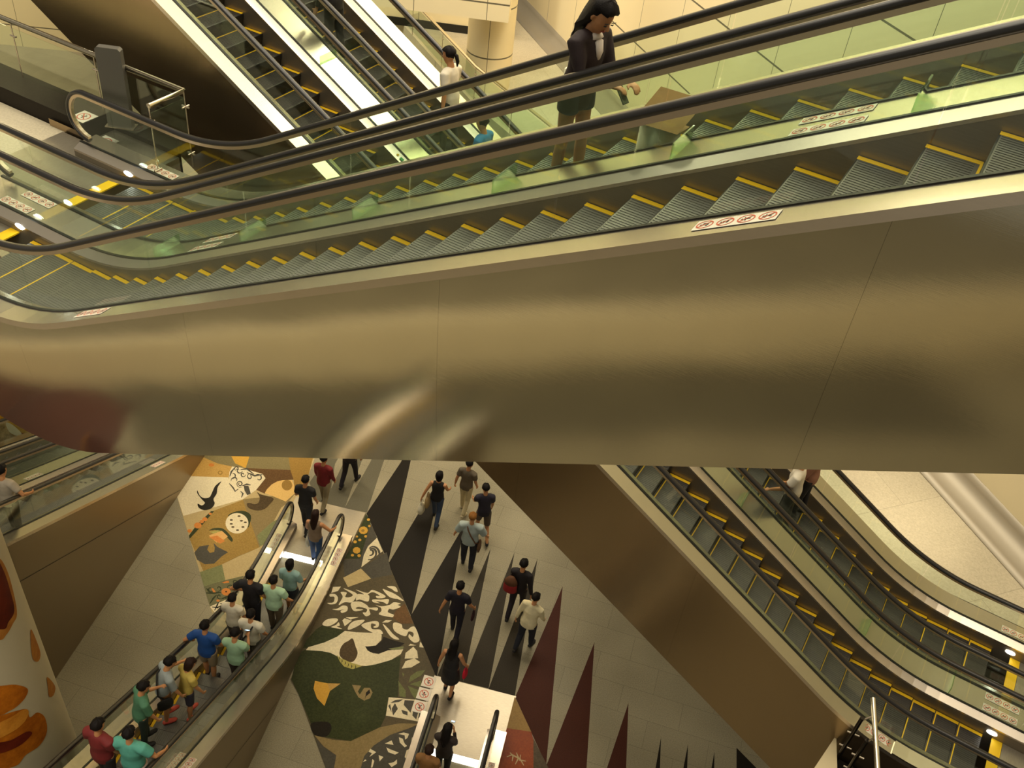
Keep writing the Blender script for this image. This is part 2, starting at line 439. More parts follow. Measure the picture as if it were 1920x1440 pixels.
    for (x, y0, y1) in guards:
        mb = MB(); z = N(x)+hd
        mb.box(x-.006, x+.006, y0+.03, y1-.03, z, z+.13, 0)
        g = mb.build('anti_slide_guard', [M['glass_green'], M['steel']], root)
    for (xa, xb, s) in caps:
        o = oL if s > 0 else oR
        MB().shear(frange(xa, xb, .2), N, [(s*(W2+.03), hd+.002), (s*(W2+.03), hd+.03), (s*(W2+o), hd+.03), (s*(W2+o), hd+.002)], closed=True).build('deck_cover', M['steel_bright'], root)
    for (x, y) in labels:
        sl = math.atan((N(x+.2)-N(x-.2))/.4)
        mb = MB().box(-.06, .0, -.035, .035, 0, .002, 0).box(.04, .075, -.02, .02, 0, .002, 1)
        mb.build('small_label', [M['green'], M['yellow']], root, (x, y, N(x)+hd-.02), (0, -sl, 0))
    return root, N

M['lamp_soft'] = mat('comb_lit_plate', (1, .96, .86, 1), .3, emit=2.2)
AZA, AZF = 115.881, 187.697
# bridge bank in front: far one then near one
ESC = {}
ESC['A1'] = escalator('rear escalator of the crossing pair, carrying the woman in the dark cardigan', 'escalators crossing the void',
    AZA, -8.12, -7.244, 11.265, -3.6, 13.0, 30, hb=.77, oL=.265, oR=.2215, clad={1: (1.76, .1)}, phase=.35,
    stickers=[(-1.25, .72), (8.12-1.03, -.73), (8.12-6.9, -.73), (-1.85, -.72)], guards=[(8.12+s, -1.065, -.62) for s in (-.56, -2.0, -3.42, -4.85, -6.29, -7.63)],
    side_mat='panelB', labels=[(-2.2, .70)])
ESC['A2'] = escalator('front escalator of the crossing pair, with broad polished side cladding below its steps', 'escalators crossing the void',
    AZA, -8.12, -5.561, 11.265, -5.0, 13.0, 30, hb=.77, oL=.2215, oR=.265, clad={-1: (1.76, .12)}, phase=.62,
    stickers=[(8.12-1.1, -.75), (8.12-6.95, -.75), (8.12-1.03, .73), (8.12-6.9, .73), (-1.95, .72)], labels=[(-2.2, -.7)])
AZB = AZA-180
ESC['B1'] = escalator('left escalator of the long diagonal pair, with brown side cladding', 'long escalators climbing to the upper left',
    AZB, -1.685, 10.365, 5.45, -5.2, 16, 40, hb=.66, oL=.259, oR=.2195, clad={1: (2.07, .04)}, dark=True, phase=.3,
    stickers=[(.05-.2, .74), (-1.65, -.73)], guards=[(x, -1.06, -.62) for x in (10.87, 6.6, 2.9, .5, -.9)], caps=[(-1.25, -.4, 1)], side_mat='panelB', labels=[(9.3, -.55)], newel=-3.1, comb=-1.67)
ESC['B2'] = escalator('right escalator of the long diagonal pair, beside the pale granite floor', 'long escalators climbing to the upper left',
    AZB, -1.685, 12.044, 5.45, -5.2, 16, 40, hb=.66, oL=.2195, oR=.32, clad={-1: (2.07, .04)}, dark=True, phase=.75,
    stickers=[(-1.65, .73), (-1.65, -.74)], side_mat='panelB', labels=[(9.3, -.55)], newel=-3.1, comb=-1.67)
ESC['F'] = escalator('crowded escalator descending from the lower left to the patterned floor', 'escalators reaching the patterned floor',
    AZF, -11.48, 6.092, 0.0, -3.8, 10.5, 9.45, hb=.74, clad={1: (1, 0), -1: (1, 0)}, clad_floor=True, soffit=False, comb=-1.87, plate=-3.72, newel=-2.9,
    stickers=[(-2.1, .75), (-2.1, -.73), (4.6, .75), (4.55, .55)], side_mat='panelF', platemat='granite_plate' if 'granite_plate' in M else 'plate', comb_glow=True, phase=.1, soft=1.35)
ESC['G'] = escalator('escalator landing with a lit steel plate at the bottom centre, woman with phone on it', 'escalators reaching the patterned floor',
    AZF, -7.7, 1.476, 0.0, -3.8, 4.0, 20, hb=.74, clad={1: (1, 0), -1: (1, 0)}, clad_floor=True, soffit=False, comb=-1.9, plate=-3.66, newel=-2.8,
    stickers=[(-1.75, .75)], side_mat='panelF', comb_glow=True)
ESC['D1'] = escalator('dark escalator at the lower left edge, its cladding running down to the floor', 'escalators at the lower left edge',
    AZF, -16.1, 10.52, 0.0, -3.8, 8.2, 20, hb=.74, oL=.26, oR=.2, clad={1: (1, 0)}, clad_floor=True, soffit=False, side_mat='panelF', dark=True, mark=False,
    stickers=[(2.1, .75), (4.2, -.72)])
ESC['D2'] = escalator('farther escalator at the lower left edge, beyond the steel middle deck', 'escalators at the lower left edge',
    AZF, -16.1, 12.16, 0.0, -3.8, 8.2, 20, hb=.74, oL=.2, oR=.26, clad={-1: (1, 0)}, clad_floor=True, soffit=False, side_mat='panelF', dark=True, mark=False)
# ------------------------------------------------------------------ setting
def struct(name, mb, m, parent=None, **k):
    o = mb.build(name, m, parent, **k)
    if not parent: o['kind'] = 'structure'
    return o
fl = MB().box(-45, 30, -25, 70, -.3, 0)
FLOOR = struct('floor', fl, M['granite'])
# upper mall level on the right
hB = Vector((math.sin(rad(AZB)), math.cos(rad(AZB)), 0)); lB = Vector((hB.y, -hB.x, 0))
def bpt(s, u): return hB*s + lB*u
Pw0 = Vector((-1.504, 35.895, 0)); dw = Vector((.42006, -.90749, 0)); nw = Vector((-dw.y, dw.x, 0))
slab = [Vector((-7.2, 36.1, 0)), Vector((-4.79, 31.89, 0)), Vector((-2.22, 27.36, 0)), Vector((.23, 24.07, 0)), Vector((1.6, 20.5, 0)), bpt(4.0, 13.3), bpt(-3.3, 13.3), bpt(-5.2, 13.3), bpt(-5.2, 9.3), bpt(-9, 9.3), Vector((22, 3, 0)), Pw0 + dw*38 + nw*.3, Pw0 - dw*1 + nw*.3]
struct('floor_upper', MB().prism(slab, 4.9, 5.45), M['granite_warm'])
# ------------------------------------------------------------------ floor inlay (stone mosaic set in the lower floor)
def crom(pts, k=5):
    n = len(pts); out = []
    for i in range(n):
        p0, p1, p2, p3 = [Vector(pts[(i+j-1) % n]) for j in range(4)]
        for q in range(k):
            t = q/k
            out.append(.5*((2*p1) + (p2-p0)*t + (2*p0-5*p1+4*p2-p3)*t*t + (3*p1-p0-3*p2+p3)*t**3))
    return [tuple(p) for p in out]

IN_MATS = {}
def imat(k, a, b, s=25, r=.25):
    IN_MATS[k] = stone('inlay_' + k, srgb(*a), srgb(*b), s, r)
for k, a, b in (('ochre', (168,128,62), (205,165,92)), ('white', (205,190,155), (240,226,192)), ('olive', (112,100,66), (142,128,88)),
                ('gold', (190,140,48), (215,168,72)), ('mustard', (132,100,44), (165,130,66)), ('brown', (78,54,30), (118,86,50)),
                ('peach', (205,165,95), (226,188,120)), ('black', (24,20,14), (40,34,26)), ('darkbrown', (58,46,28), (92,74,48)),
                ('square', (132,102,44), (172,140,74)), ('green', (38,46,24), (62,68,40)), ('orange', (190,112,40), (215,140,70)),
                ('slate', (66,62,54), (86,82,72)), ('cream', (172,150,104), (198,176,128)), ('sage', (104,108,68), (138,140,96)),
                ('greygreen', (94,92,64), (122,118,84)), ('dim', (72,64,46), (98,86,62)), ('forest', (34,40,18), (66,70,38)),
                ('taupe', (118,100,64), (150,130,88)), ('leaf', (92,96,56), (122,124,78)), ('rust', (118,44,10), (160,74,22)),
                ('yellowgreen', (150,140,70), (180,168,95)), ('salmon', (205,150,85), (225,178,110))):
    imat(k, a, b)
IK = list(IN_MATS)
MOS = MB(); _lvl = [0]
def inl(k, pts, Z, smooth=False, up=0):
    """one piece of stone; later pieces lie a hair higher"""
    x0, y0, s = Z
    pts = [(x0 + x/s, y0 + y/s) for x, y in pts]
    if smooth or (k == 'white' and Z is S3 and len(pts) > 4): pts = crom(pts)
    _lvl[0] += 1; z = .002 + _lvl[0]*.00004
    w = [gp(x, y, 0) for x, y in pts]
    MOS.add([(p.x, p.y, z) for p in w], [tuple(range(len(w)))], IK.index(k))
def disc(k, c, rx, ry, Z, n=20): inl(k, [(c[0]+rx*math.cos(2*PI*j/n), c[1]+ry*math.sin(2*PI*j/n)) for j in range(n)], Z)
def stroke(k, pts, wd, Z):
    """a thin tapering inlaid line"""
    P = [Vector(p) for p in pts]; L, R = [], []
    for i, p in enumerate(P):
        t = (P[min(i+1, len(P)-1)]-P[max(i-1, 0)]).normalized(); n = Vector((-t.y, t.x)); q = wd*(1-.6*abs(2*i/(len(P)-1)-1))
        L.append(tuple(p+n*q)); R.append(tuple(p-n*q))
    for i in range(len(P)-1): inl(k, [L[i], L[i+1], R[i+1], R[i]], Z)
def curl(k, c, r, a0, turns, wd, Z, d=1):
    stroke(k, [(c[0]+r*(1-.75*t/14)*math.cos(a0+d*turns*2*PI*t/14), c[1]+r*(1-.75*t/14)*math.sin(a0+d*turns*2*PI*t/14)) for t in range(15)], wd, Z)
S1 = (320, 850, 6.857); S2 = (320, 1000, 8); S3 = (580, 1050, 8); S4 = (560, 1180, 5.537); S5 = (580, 850, 6); P0 = (0, 0, 1)
# left field
inl('cream', [(380,855),(332,932),(398,1150),(470,1085),(560,940),(590,860)], P0)
inl('taupe', [(930,590),(1600,520),(1500,640),(1420,700),(1140,1215),(930,600)], S1)
inl('olive', [(420,20),(1520,20),(1540,215),(960,190),(790,170),(600,130),(400,60)], S1)
inl('ochre', [(410,45),(600,130),(790,170),(740,310),(255,295)], S1)
inl('gold', [(770,20),(1020,20),(965,190),(830,130)], S1)
inl('mustard', [(1510,20),(1840,20),(1760,330),(1600,520),(1580,340),(1540,215)], S1)
inl('brown', [(960,190),(1540,215),(1580,340),(1440,345),(1300,400),(1210,520),(1100,470),(1220,320)], S1)
inl('white', [(255,295),(740,310),(800,480),(930,590),(165,805),(85,560)], S1)
inl('peach', [(1210,510),(1240,460),(1300,400),(1370,362),(1440,345),(1560,345),(1590,420),(1590,520),(1480,620)], S1)
disc('mustard', (1495,410), 68, 68, S1)
disc('orange', (525,150), 36, 22, S1); disc('mustard', (637,250), 32, 27, S1); disc('ochre', (637,250), 18, 15, S1)
inl('white', [(790,170),(900,185),(1180,265),(1220,320),(1100,470),(930,590),(800,480),(750,360),(755,240)], S1)
for c, r, a, t, d in (((850,195),30,2,1.2,1),((1020,300),42,-1,1.1,-1),((890,395),46,1,1.6,1),((1130,320),55,-2.4,.8,1),((930,275),34,0,1.1,1),((800,280),50,2,.6,-1),((880,220),45,.2,.7,1),((830,350),55,3,.6,1)):
    curl('slate', c, r, a, t, 8, S1, d)
for ln in ([(760,300),(780,240),(830,180)], [(900,210),(980,200),(1070,270)], [(980,250),(1080,290),(1180,275)], [(755,390),(800,440),(830,490),(870,460)], [(920,420),(980,400),(1030,410)], [(900,490),(930,520),(910,570)]):
    stroke('slate', ln, 11, S1)
inl('slate', [(940,420),(1000,420),(1030,520),(985,540),(950,480)], S1)
inl('black', [(650,365),(605,440),(592,520),(552,590),(566,650),(520,712),(430,732),(362,700),(348,650),(400,672),(440,640),(400,592),(345,520),(345,480),(375,545),(430,578),(500,565),(535,500),(575,420)], S1, True)
inl('darkbrown', [(1110,500),(1160,530),(1320,580),(1270,660),(1200,720),(1100,735),(1000,700),(980,650),(1020,640),(1070,655),(1125,640),(1145,570)], S1, True)
inl('square', [(930,600),(1140,1215),(880,1320),(640,1440),(430,1540),(245,1100),(540,745)], S1)
inl('green', [(245,1100),(235,1060),(330,930),(520,745),(560,745),(400,930),(330,1010)], S1)
for c, r in (((350,930),50),((440,850),34),((245,1000),30),((400,880),28),((510,780),20)): disc('orange', c, r, r*.8, S1, 9)
inl('green', [(740,800),(840,750),(950,745),(1030,800),(1020,900),(985,960),(900,880),(800,850)], S1, True)
disc('white', (853,902), 147, 132, S1, 28)
for c in ((780,860),(910,870),(800,950),(930,950),(860,990),(780,910),(880,810),(960,890)): disc('darkbrown', c, 22, 11, S1, 7)
inl('green', [(495,995),(560,965),(680,975),(790,1090),(790,1140),(750,1110),(680,1030),(580,990)], S1, True)
inl('yellowgreen', [(495,1010),(600,992),(660,1000),(560,1040)], S1)
inl('salmon', [(490,1060),(560,1035),(660,1000),(735,1070),(690,1110),(590,1150)], S1)
inl('orange', [(490,1080),(600,1060),(700,1130),(640,1165)], S1)
inl('slate', [(550,1150),(600,1205),(740,1275),(660,1325),(560,1420),(440,1430),(340,1370),(305,1280),(370,1200),(495,1180),(470,1240),(505,1285),(560,1270),(568,1220)], S1)
disc('mustard', (925,1115), 46, 42, S1); disc('square', (925,1115), 36, 33, S1)
inl('sage', [(1300,890),(1420,830),(1270,1130),(1150,1200),(1110,1060)], S1)
inl('cream', [(770,470),(1330,215),(1400,250),(1060,660),(820,705)], S2)
inl('sage', [(440,585),(770,470),(820,705),(500,800)], S2)
inl('greygreen', [(500,800),(820,705),(1100,640),(900,980),(590,1110)], S2)
for c, r, a, d in (((600,840),50,0,1),((720,830),45,2,-1),((730,950),40,1,1),((900,820),50,3,1),((960,740),45,1,-1),((870,980),45,4,-1)): curl('green', c, r, a, .9, 9, S2, d)
for ln in ([(530,900),(640,900),(760,890)], [(590,1060),(640,980),(690,930)], [(760,990),(840,960),(920,960)], [(540,830),(570,870),(600,890)]): stroke('green', ln, 14, S2)
disc('orange', (832,882), 70, 56, S2); disc('black', (832,880), 14, 12, S2, 8)
inl('orange', [(610,830),(640,830),(680,890),(640,890)], S2); inl('orange', [(770,740),(870,715),(880,745),(800,755)], S2); disc('orange', (712,1015), 28, 18, S2, 8)
inl('white', [(585,1105),(900,970),(870,1040),(660,1190)], S2)
for ln in ([(620,1110),(700,1120),(760,1090)], [(660,1160),(700,1080),(720,1040)], [(740,1060),(800,1060),(860,1010)]): stroke('black', ln, 12, S2)
# right field
inl('dim', [(686,963),(742,1090),(770,1156),(815,1263),(806,1450),(614,1450),(560,1303),(545,1275),(590,1150),(640,1060)], P0)
inl('green', [(640,690),(690,770),(640,960),(570,1190),(390,1190),(480,1050)], S5)
for c, r in (((608,870),52),((532,1095),44),((665,750),18),((675,822),15),((515,1000),20),((568,978),18),((635,938),18),((485,1150),18),((560,1155),20),((535,940),14),((600,1190),12)): disc('gold', c, r, r*.85, S5, 9)
disc('mustard', (603,873), 20, 16, S5, 9)
inl('slate', [(700,800),(760,955),(640,1080),(590,1290),(400,1420),(380,1200),(570,1190),(640,960)], S5)
inl('white', [(760,955),(825,1105),(585,1285),(612,1150),(660,1050)], S5)
for r0 in (150, 95, 45): curl('slate', (690,1110), r0, 1.9, .62, 13, S5, -1)
inl('slate', [(590,1295),(870,1115),(930,1370),(695,1415)], S5)
inl('cream', [(580,1300),(695,1415),(435,1510),(380,1405)], S5)
inl('white', [(355,410),(475,405),(430,470),(330,500)], S3)
inl('white', [(1165,402),(1285,405),(1325,480),(1280,475),(1240,445)], S3)
inl('white', [(1100,445),(1180,470),(1290,520),(1410,610),(1380,615),(1300,580),(1310,590),(1200,560)], S3)
inl('white', [(345,745),(420,735),(500,690),(570,705),(565,770),(490,800),(470,770),(520,745),(440,760)], S3)
inl('white', [(270,650),(360,640),(375,560),(310,555),(310,515),(390,520),(430,580),(400,655),(320,672)], S3)
inl('white', [(470,490),(560,495),(540,560),(620,560),(645,520),(510,430),(700,500),(700,560),(640,640),(530,640),(440,680),(500,560)], S3)
inl('white', [(695,450),(870,500),(950,455),(1130,535),(1120,575),(1020,580),(1000,545),(1060,545),(960,490),(880,520),(900,550),(880,630),(760,600),(700,610),(720,520),(820,520)], S3)
inl('white', [(950,600),(1080,600),(1190,595),(1170,670),(1110,640),(1000,625),(1060,655),(960,640)], S3)
inl('white', [(640,640),(760,630),(860,680),(900,720),(1020,720),(1010,765),(900,745),(915,820),(850,850),(800,795),(850,790),(860,740),(740,710),(700,735),(810,750),(680,775),(625,700)], S3)
inl('white', [(990,680),(1080,700),(1200,680),(1270,640),(1370,660),(1330,680),(1370,710),(1260,750),(1200,740),(1180,790),(1270,830),(1240,865),(1060,830),(1050,800),(1080,770),(1070,720)], S3)
inl('white', [(195,970),(260,900),(390,880),(430,910),(360,970),(270,1000)], S3, True)
inl('white', [(330,1015),(400,980),(440,940),(455,990),(410,1000),(490,1040)], S3)
inl('white', [(495,910),(530,880),(640,915),(530,1000)], S3); inl('white', [(545,865),(740,862),(620,900)], S3)
inl('white', [(585,1055),(600,980),(680,920),(830,905),(740,990)], S3, True)
inl('white', [(780,990),(920,930),(1030,930),(1040,1000),(990,1025),(960,1010),(1000,980),(930,960),(940,1040),(1060,1050),(1100,1115),(980,1110)], S3)
inl('white', [(1090,945),(1150,905),(1240,910),(1180,945)], S3); inl('white', [(1100,965),(1180,1030),(1260,1120),(1350,1195),(1270,1190),(1190,1120)], S3)
inl('white', [(1270,945),(1380,970),(1400,1030),(1470,1050),(1530,1010),(1590,1020),(1650,1180),(1630,1235),(1560,1240),(1490,1170),(1500,1120),(1550,1160),(1560,1100),(1490,1080),(1440,1150),(1300,1090),(1255,1020)], S3)
inl('white', [(1660,1230),(1715,1315),(1650,1310)], S3)
inl('brown', [(1430,660),(1520,860),(1560,960),(1380,960),(1250,880),(1290,770)], S3)
inl('forest', [(190,990),(330,1020),(490,1055),(545,1078),(400,1190),(200,1270),(-40,1325),(-150,1330),(100,1050)], S3)
inl('forest', [(75,215),(240,225),(380,265),(540,415),(700,385),(960,320),(1060,280),(1040,480),(1030,705),(930,710),(905,900),(850,1015),(540,1165),(165,1105),(130,990),(0,680),(-75,520),(-10,250)], S4)
inl('white', [(75,220),(100,190),(270,140),(400,80),(480,20),(600,35),(780,42),(862,60),(858,115),(800,172),(720,182),(690,180),(715,225),(770,252),(830,260),(930,222),(1085,212),(1060,262),(960,322),(800,368),(700,385),(600,378),(540,348),(430,300),(330,248),(240,230)], S4)
inl('darkbrown', [(515,125),(560,100),(590,180),(612,250),(585,320),(540,346),(470,320),(425,270),(435,200),(470,150)], S4, True)
inl('black', [(690,185),(800,175),(862,125),(880,80),(960,110),(1100,150),(1040,190),(930,220),(830,258),(740,240)], S4)
inl('sage', [(930,205),(1090,180),(1085,208),(980,218)], S4)
inl('yellowgreen', [(395,270),(430,300),(540,348),(660,385),(560,418),(470,390),(425,335)], S4)
for x, y in ((425,300),(450,335),(485,355),(515,375),(550,390),(590,395)): stroke('black', [(x,y-18),(x+3,y),(x-6,y+18)], 4, S4)
inl('gold', [(170,540),(300,565),(325,645),(268,800),(190,720),(155,620)], S4); inl('ochre', [(300,565),(435,568),(325,645)], S4)
inl('taupe', [(555,580),(650,590),(615,650),(635,680),(680,612),(740,612),(768,660),(740,720),(680,745),(620,710),(580,640)], S4)
inl('black', [(735,628),(742,665),(700,700),(688,735),(700,660)], S4)
inl('black', [(130,980),(290,965),(340,1010),(325,1080),(270,1120),(160,1095)], S4, True)
inl('taupe', [(165,1105),(350,1150),(540,1165),(700,1090),(850,1020),(1050,980),(1250,985),(1150,1030),(950,1100),(780,1210),(680,1320),(640,1460),(360,1460),(390,1310),(260,1220)], S4)
inl('slate', [(175,1140),(260,1225),(390,1315),(365,1460),(290,1460)], S4)
inl('slate', [(1250,990),(1300,1000),(1180,1460),(640,1460),(680,1320),(780,1210),(950,1100),(1150,1035)], S4)
for pg in ([(1035,1090),(1090,1075),(1145,1090),(1130,1130),(1105,1150),(1100,1105)], [(1040,1125),(1080,1140),(1100,1190),(1125,1215),(1100,1230),(1050,1180)],
           [(895,1190),(965,1158),(985,1205)], [(910,1230),(950,1250),(1040,1285),(1000,1305),(930,1280)], [(725,1275),(745,1245),(805,1280),(735,1330),(760,1290)],
           [(830,1310),(880,1330),(840,1375)], [(665,1385),(690,1355),(705,1365)], [(750,1440),(765,1350),(785,1370),(765,1440)], [(930,1395),(985,1385),(1020,1355),(1020,1400),(965,1435)],
           [(1170,1180),(1175,1130),(1220,1105),(1190,1200)], [(1100,1330),(1120,1260),(1165,1240),(1130,1370)]): inl('white', pg, S4)
for pg in ([(1140,560),(1160,490),(1230,440),(1315,425),(1270,485)], [(1150,575),(1275,535),(1270,608)], [(1035,540),(1110,640),(1112,712),(1045,700)], [(1130,590),(1255,640),(1215,735),(1180,690)], [(1070,450),(1098,470),(1085,500)]): inl('leaf', pg, S4)
inl('white', [(935,710),(1220,735),(1330,760),(1260,965),(905,900)], S4)
for pg in ([(950,770),(1000,740),(1090,730),(1040,760)], [(965,830),(1000,770),(1030,830),(980,900)], [(1065,840),(1130,860),(1130,900),(1080,880)], [(1100,740),(1200,745),(1160,870),(1090,790)], [(1180,900),(1190,830),(1240,870),(1220,940)], [(1250,870),(1310,820),(1290,900),(1240,930)], [(930,800),(950,780),(965,870)]): inl('slate', pg, S4)
for pg in ([(1100,310),(1110,250),(1190,185),(1230,230),(1240,305)], [(1070,412),(1110,335),(1200,305),(1262,345),(1170,400)], [(1140,175),(1160,155),(1220,172)], [(1255,190),(1270,140),(1295,195)]): inl('white', pg, S4)
# around the second landing
inl('mustard', [(965,1307),(996,1373),(950,1366)], P0); inl('rust', [(950,1366),(996,1373),(1000,1388),(1000,1450),(926,1450)], P0); inl('darkbrown', [(1000,1386),(1028,1440),(1030,1450),(1000,1450)], P0)
for ln in ([(950,1420),(960,1416),(975,1424),(982,1436)], [(956,1412),(962,1418),(960,1428)], [(968,1412),(972,1422),(966,1434)], [(976,1416),(974,1426),(986,1428)]): stroke('cream', ln, 1.6, P0)
MOS.build('mosaic_inlay', [IN_MATS[k] for k in IK], FLOOR)
# pointed bands of dark and red stone
SP = MB(); SPM = ['stone_black', 'stone_brown', 'stone_red', 'stone_grey', 'granite']
def spike(k, pts, z=.0012):
    w = [gp(x, y, 0) for x, y in pts]; SP.add([(p.x, p.y, z) for p in w], [tuple(range(len(w)))], SPM.index(k))
spike('stone_black', [(772,855),(792,800),(820,750),(785,750),(752,867),(687,962),(728,1056)][0:1] + [(728,1054),(687,963),(752,866),(800,790),(850,720),(812,720)])
spike('stone_black', [(831,885),(771,1156),(728,1057)]); spike('stone_black', [(870,985),(819,1270),(814,1263),(770,1155)])
spike('stone_brown', [(920,1028),(868,1279),(820,1267)]); spike('stone_brown', [(965,1035),(916,1291),(868,1279)]); spike('stone_brown', [(1008,1047),(965,1306),(916,1292)])
spike('stone_red', [(1055,1099),(1024,1434),(966,1307)]); spike('stone_red', [(1114.6,1204),(1099,1452),(1032,1452),(1025,1434)]); spike('stone_red', [(1178.4,1318),(1173.5,1452),(1134,1452)])
spike('stone_black', [(1239.4,1382),(1237,1452),(1227,1452)]); spike('stone_black', [(1290,1395),(1288,1452),(1279,1452)]); spike('stone_black', [(1339.6,1409),(1339,1452),(1332,1452)]); spike('stone_black', [(1381,1402),(1430,1452),(1381,1452)])
spike('stone_grey', [(580,905),(640,820),(740,820),(719,866),(688,961),(597,944)]); spike('granite', [(628,870),(645,840),(660,820),(644,868),(621,916)], .0016); spike('granite', [(678,865),(700,825),(712,825),(695,865),(647,951)], .0016)
SP.build('pointed_inlay', [M[k] for k in SPM], FLOOR)
# ------------------------------------------------------------------ walls and upper structures
hA = Vector((math.sin(rad(AZA)), math.cos(rad(AZA)), 0)); lA = Vector((hA.y, -hA.x, 0))
def apt(s, u, z=0): return hA*s + lA*u + Vector((0, 0, z))
hF = Vector((math.sin(rad(AZF)), math.cos(rad(AZF)), 0)); lF = Vector((hF.y, -hF.x, 0))
def fpt(s, u, z=0): return hF*s + lF*u + Vector((0, 0, z))
WALLC = srgb(240, 224, 184)
ang = math.atan2(dw.y, dw.x)
M['wall_r'] = wall_grid('cream_panels_right', WALLC, 2.13, 2.13, 2.53, 7.69-5.45)
struct('wall_right', MB().box(-1.5, 60, 0, .3, 0, 21), M['wall_r'], loc=Pw0+Vector((0, 0, 5.45)), rot=(0, 0, ang))
cove = [(-.62, .0), (-.62, .02), (-.45, .035), (-.28, .07), (-.14, .14), (-.05, .26), (-.012, .40), (.02, .40), (.02, 0)]
mbk = MB(); n = len(cove); vs = [(x, y, z) for x in (.0, 60) for (y, z) in cove]
mbk.add(vs, [(i, (i+1) % n, n+(i+1) % n, n+i) for i in range(n)], 0, True)
mbk.add(vs[:n], [tuple(range(n))]); mbk.add(vs[n:], [tuple(range(n))])
M['cove'] = mat('skirting_metal', (.34, .29, .21, 1), .42, .3)
struct('baseboard_right', mbk, M['cove'], loc=Pw0+Vector((0, 0, 5.45)), rot=(0, 0, ang))
M['wall_b'] = wall_grid('cream_panels_back', WALLC, 2.4, 2.13, .4, .6)
struct('wall_back', MB().box(-14, 6.0, 0, .3, 0, 21), M['wall_b'], loc=(-7.5, 32.6, 5.45))
struct('baseboard_back', MB().box(-14, 6.0, -.03, 0, 0, .26), M['gasket'], loc=(-7.5, 32.6, 5.45))
M['fascia'] = wall_grid('cream_panels_fascia', WALLC, 2.05, 1.2, -.62, .48)
struct('trim_1', MB().box(-12, 0, 0, .9, 0, 4.0), M['fascia'], loc=(-1.42, 27.3, 7.98), rot=(0, rad(-7.5)*0, 0))
struct('wall_far', MB().box(-30, 0, 0, .4, 0, 22), wall_grid('cream_panels_far', srgb(225, 210, 165), 2.6, 2.3, -.6, .9), loc=(-16.5, 39.2, 0), rot=(0, 0, rad(4)))
# opposite wall of the lower floor: out of view, it shows in the polished side cladding
wp = [(-24, 0), (20, 0), (20, 3.3), (4, 3.1), (-6, 2.6), (-11.5, 1.8), (-24, 1.5)]
mbk = MB().add([(x, y, z) for y in (0, .3) for x, z in wp], [tuple(range(7)), tuple(range(7, 14))] + [(i, (i+1) % 7, 7+(i+1) % 7, 7+i) for i in range(7)])
struct('wall_left', mbk, wall_grid('cream_panels_left', srgb(248, 234, 198), 1.55, 60, .3, -5), loc=(-11.3, -1.8, 0), rot=(0, 0, math.atan2(-4.6, 2.9)))
struct('added_red_patch', MB().prism([(-19, 9.5), (-16.6, 6.6), (-14.2, 5.5), (-13.2, 9.0), (-15, 11)], 0, .004), M['stone_red'])  # unseen red stone, added for the maroon reflection in the cladding
struct('added_grey_patch', MB().prism([(-17.5, 8.2), (-11.25, -1.75), (-4.5, -12.5), (0, -11), (-7.6, -1.0), (-10, 3.0), (-11.5, 5.5)], 0, .003), M['stone_grey'])  # unseen grey patch, added to darken the cladding's reflection below the wall
# round column on the upper level
col = MB().lathe([(.70, 0), (.70, 3.6)], 40)
cref = struct('trim_3', col, wall_grid('cream_column', srgb(226, 210, 168), 1.4, 1.45, 0, 1.05), loc=(-1.98, 28.9, 5.45))
# ------------------------------------------------------------------ lower landing of the crossing escalators
ZA = 11.265
def aprism(su, z0, z1): return MB().prism([tuple(apt(s, u))[:2] for s, u in su], z0, z1)
struct('floor_landing', aprism([(-26, -8.14), (-9.35, -8.14), (-9.35, -8.6), (-9.3, -8.62), (-26, -8.62)][:1] + [(-9.75, -8.14), (-9.75, -8.62), (-26, -8.62)], ZA-.6, ZA-.01), M['plate'])
struct('floor_platform', aprism([(-26, -8.14), (-11.42, -8.14), (-11.42, -4.68), (-26, -4.68)], ZA-.6, ZA), M['granite_warm'])
struct('trim_4', aprism([(-26, -8.15), (-11.0, -8.15), (-11.0, -8.62), (-26, -8.62)], ZA-.01, ZA+.26), M['stone_black'])
struct('trim_5', aprism([(-26, -8.62), (-9.75, -8.62), (-9.75, -8.66), (-26, -8.66)], ZA-1.76, ZA+.26), M['stone_black'])

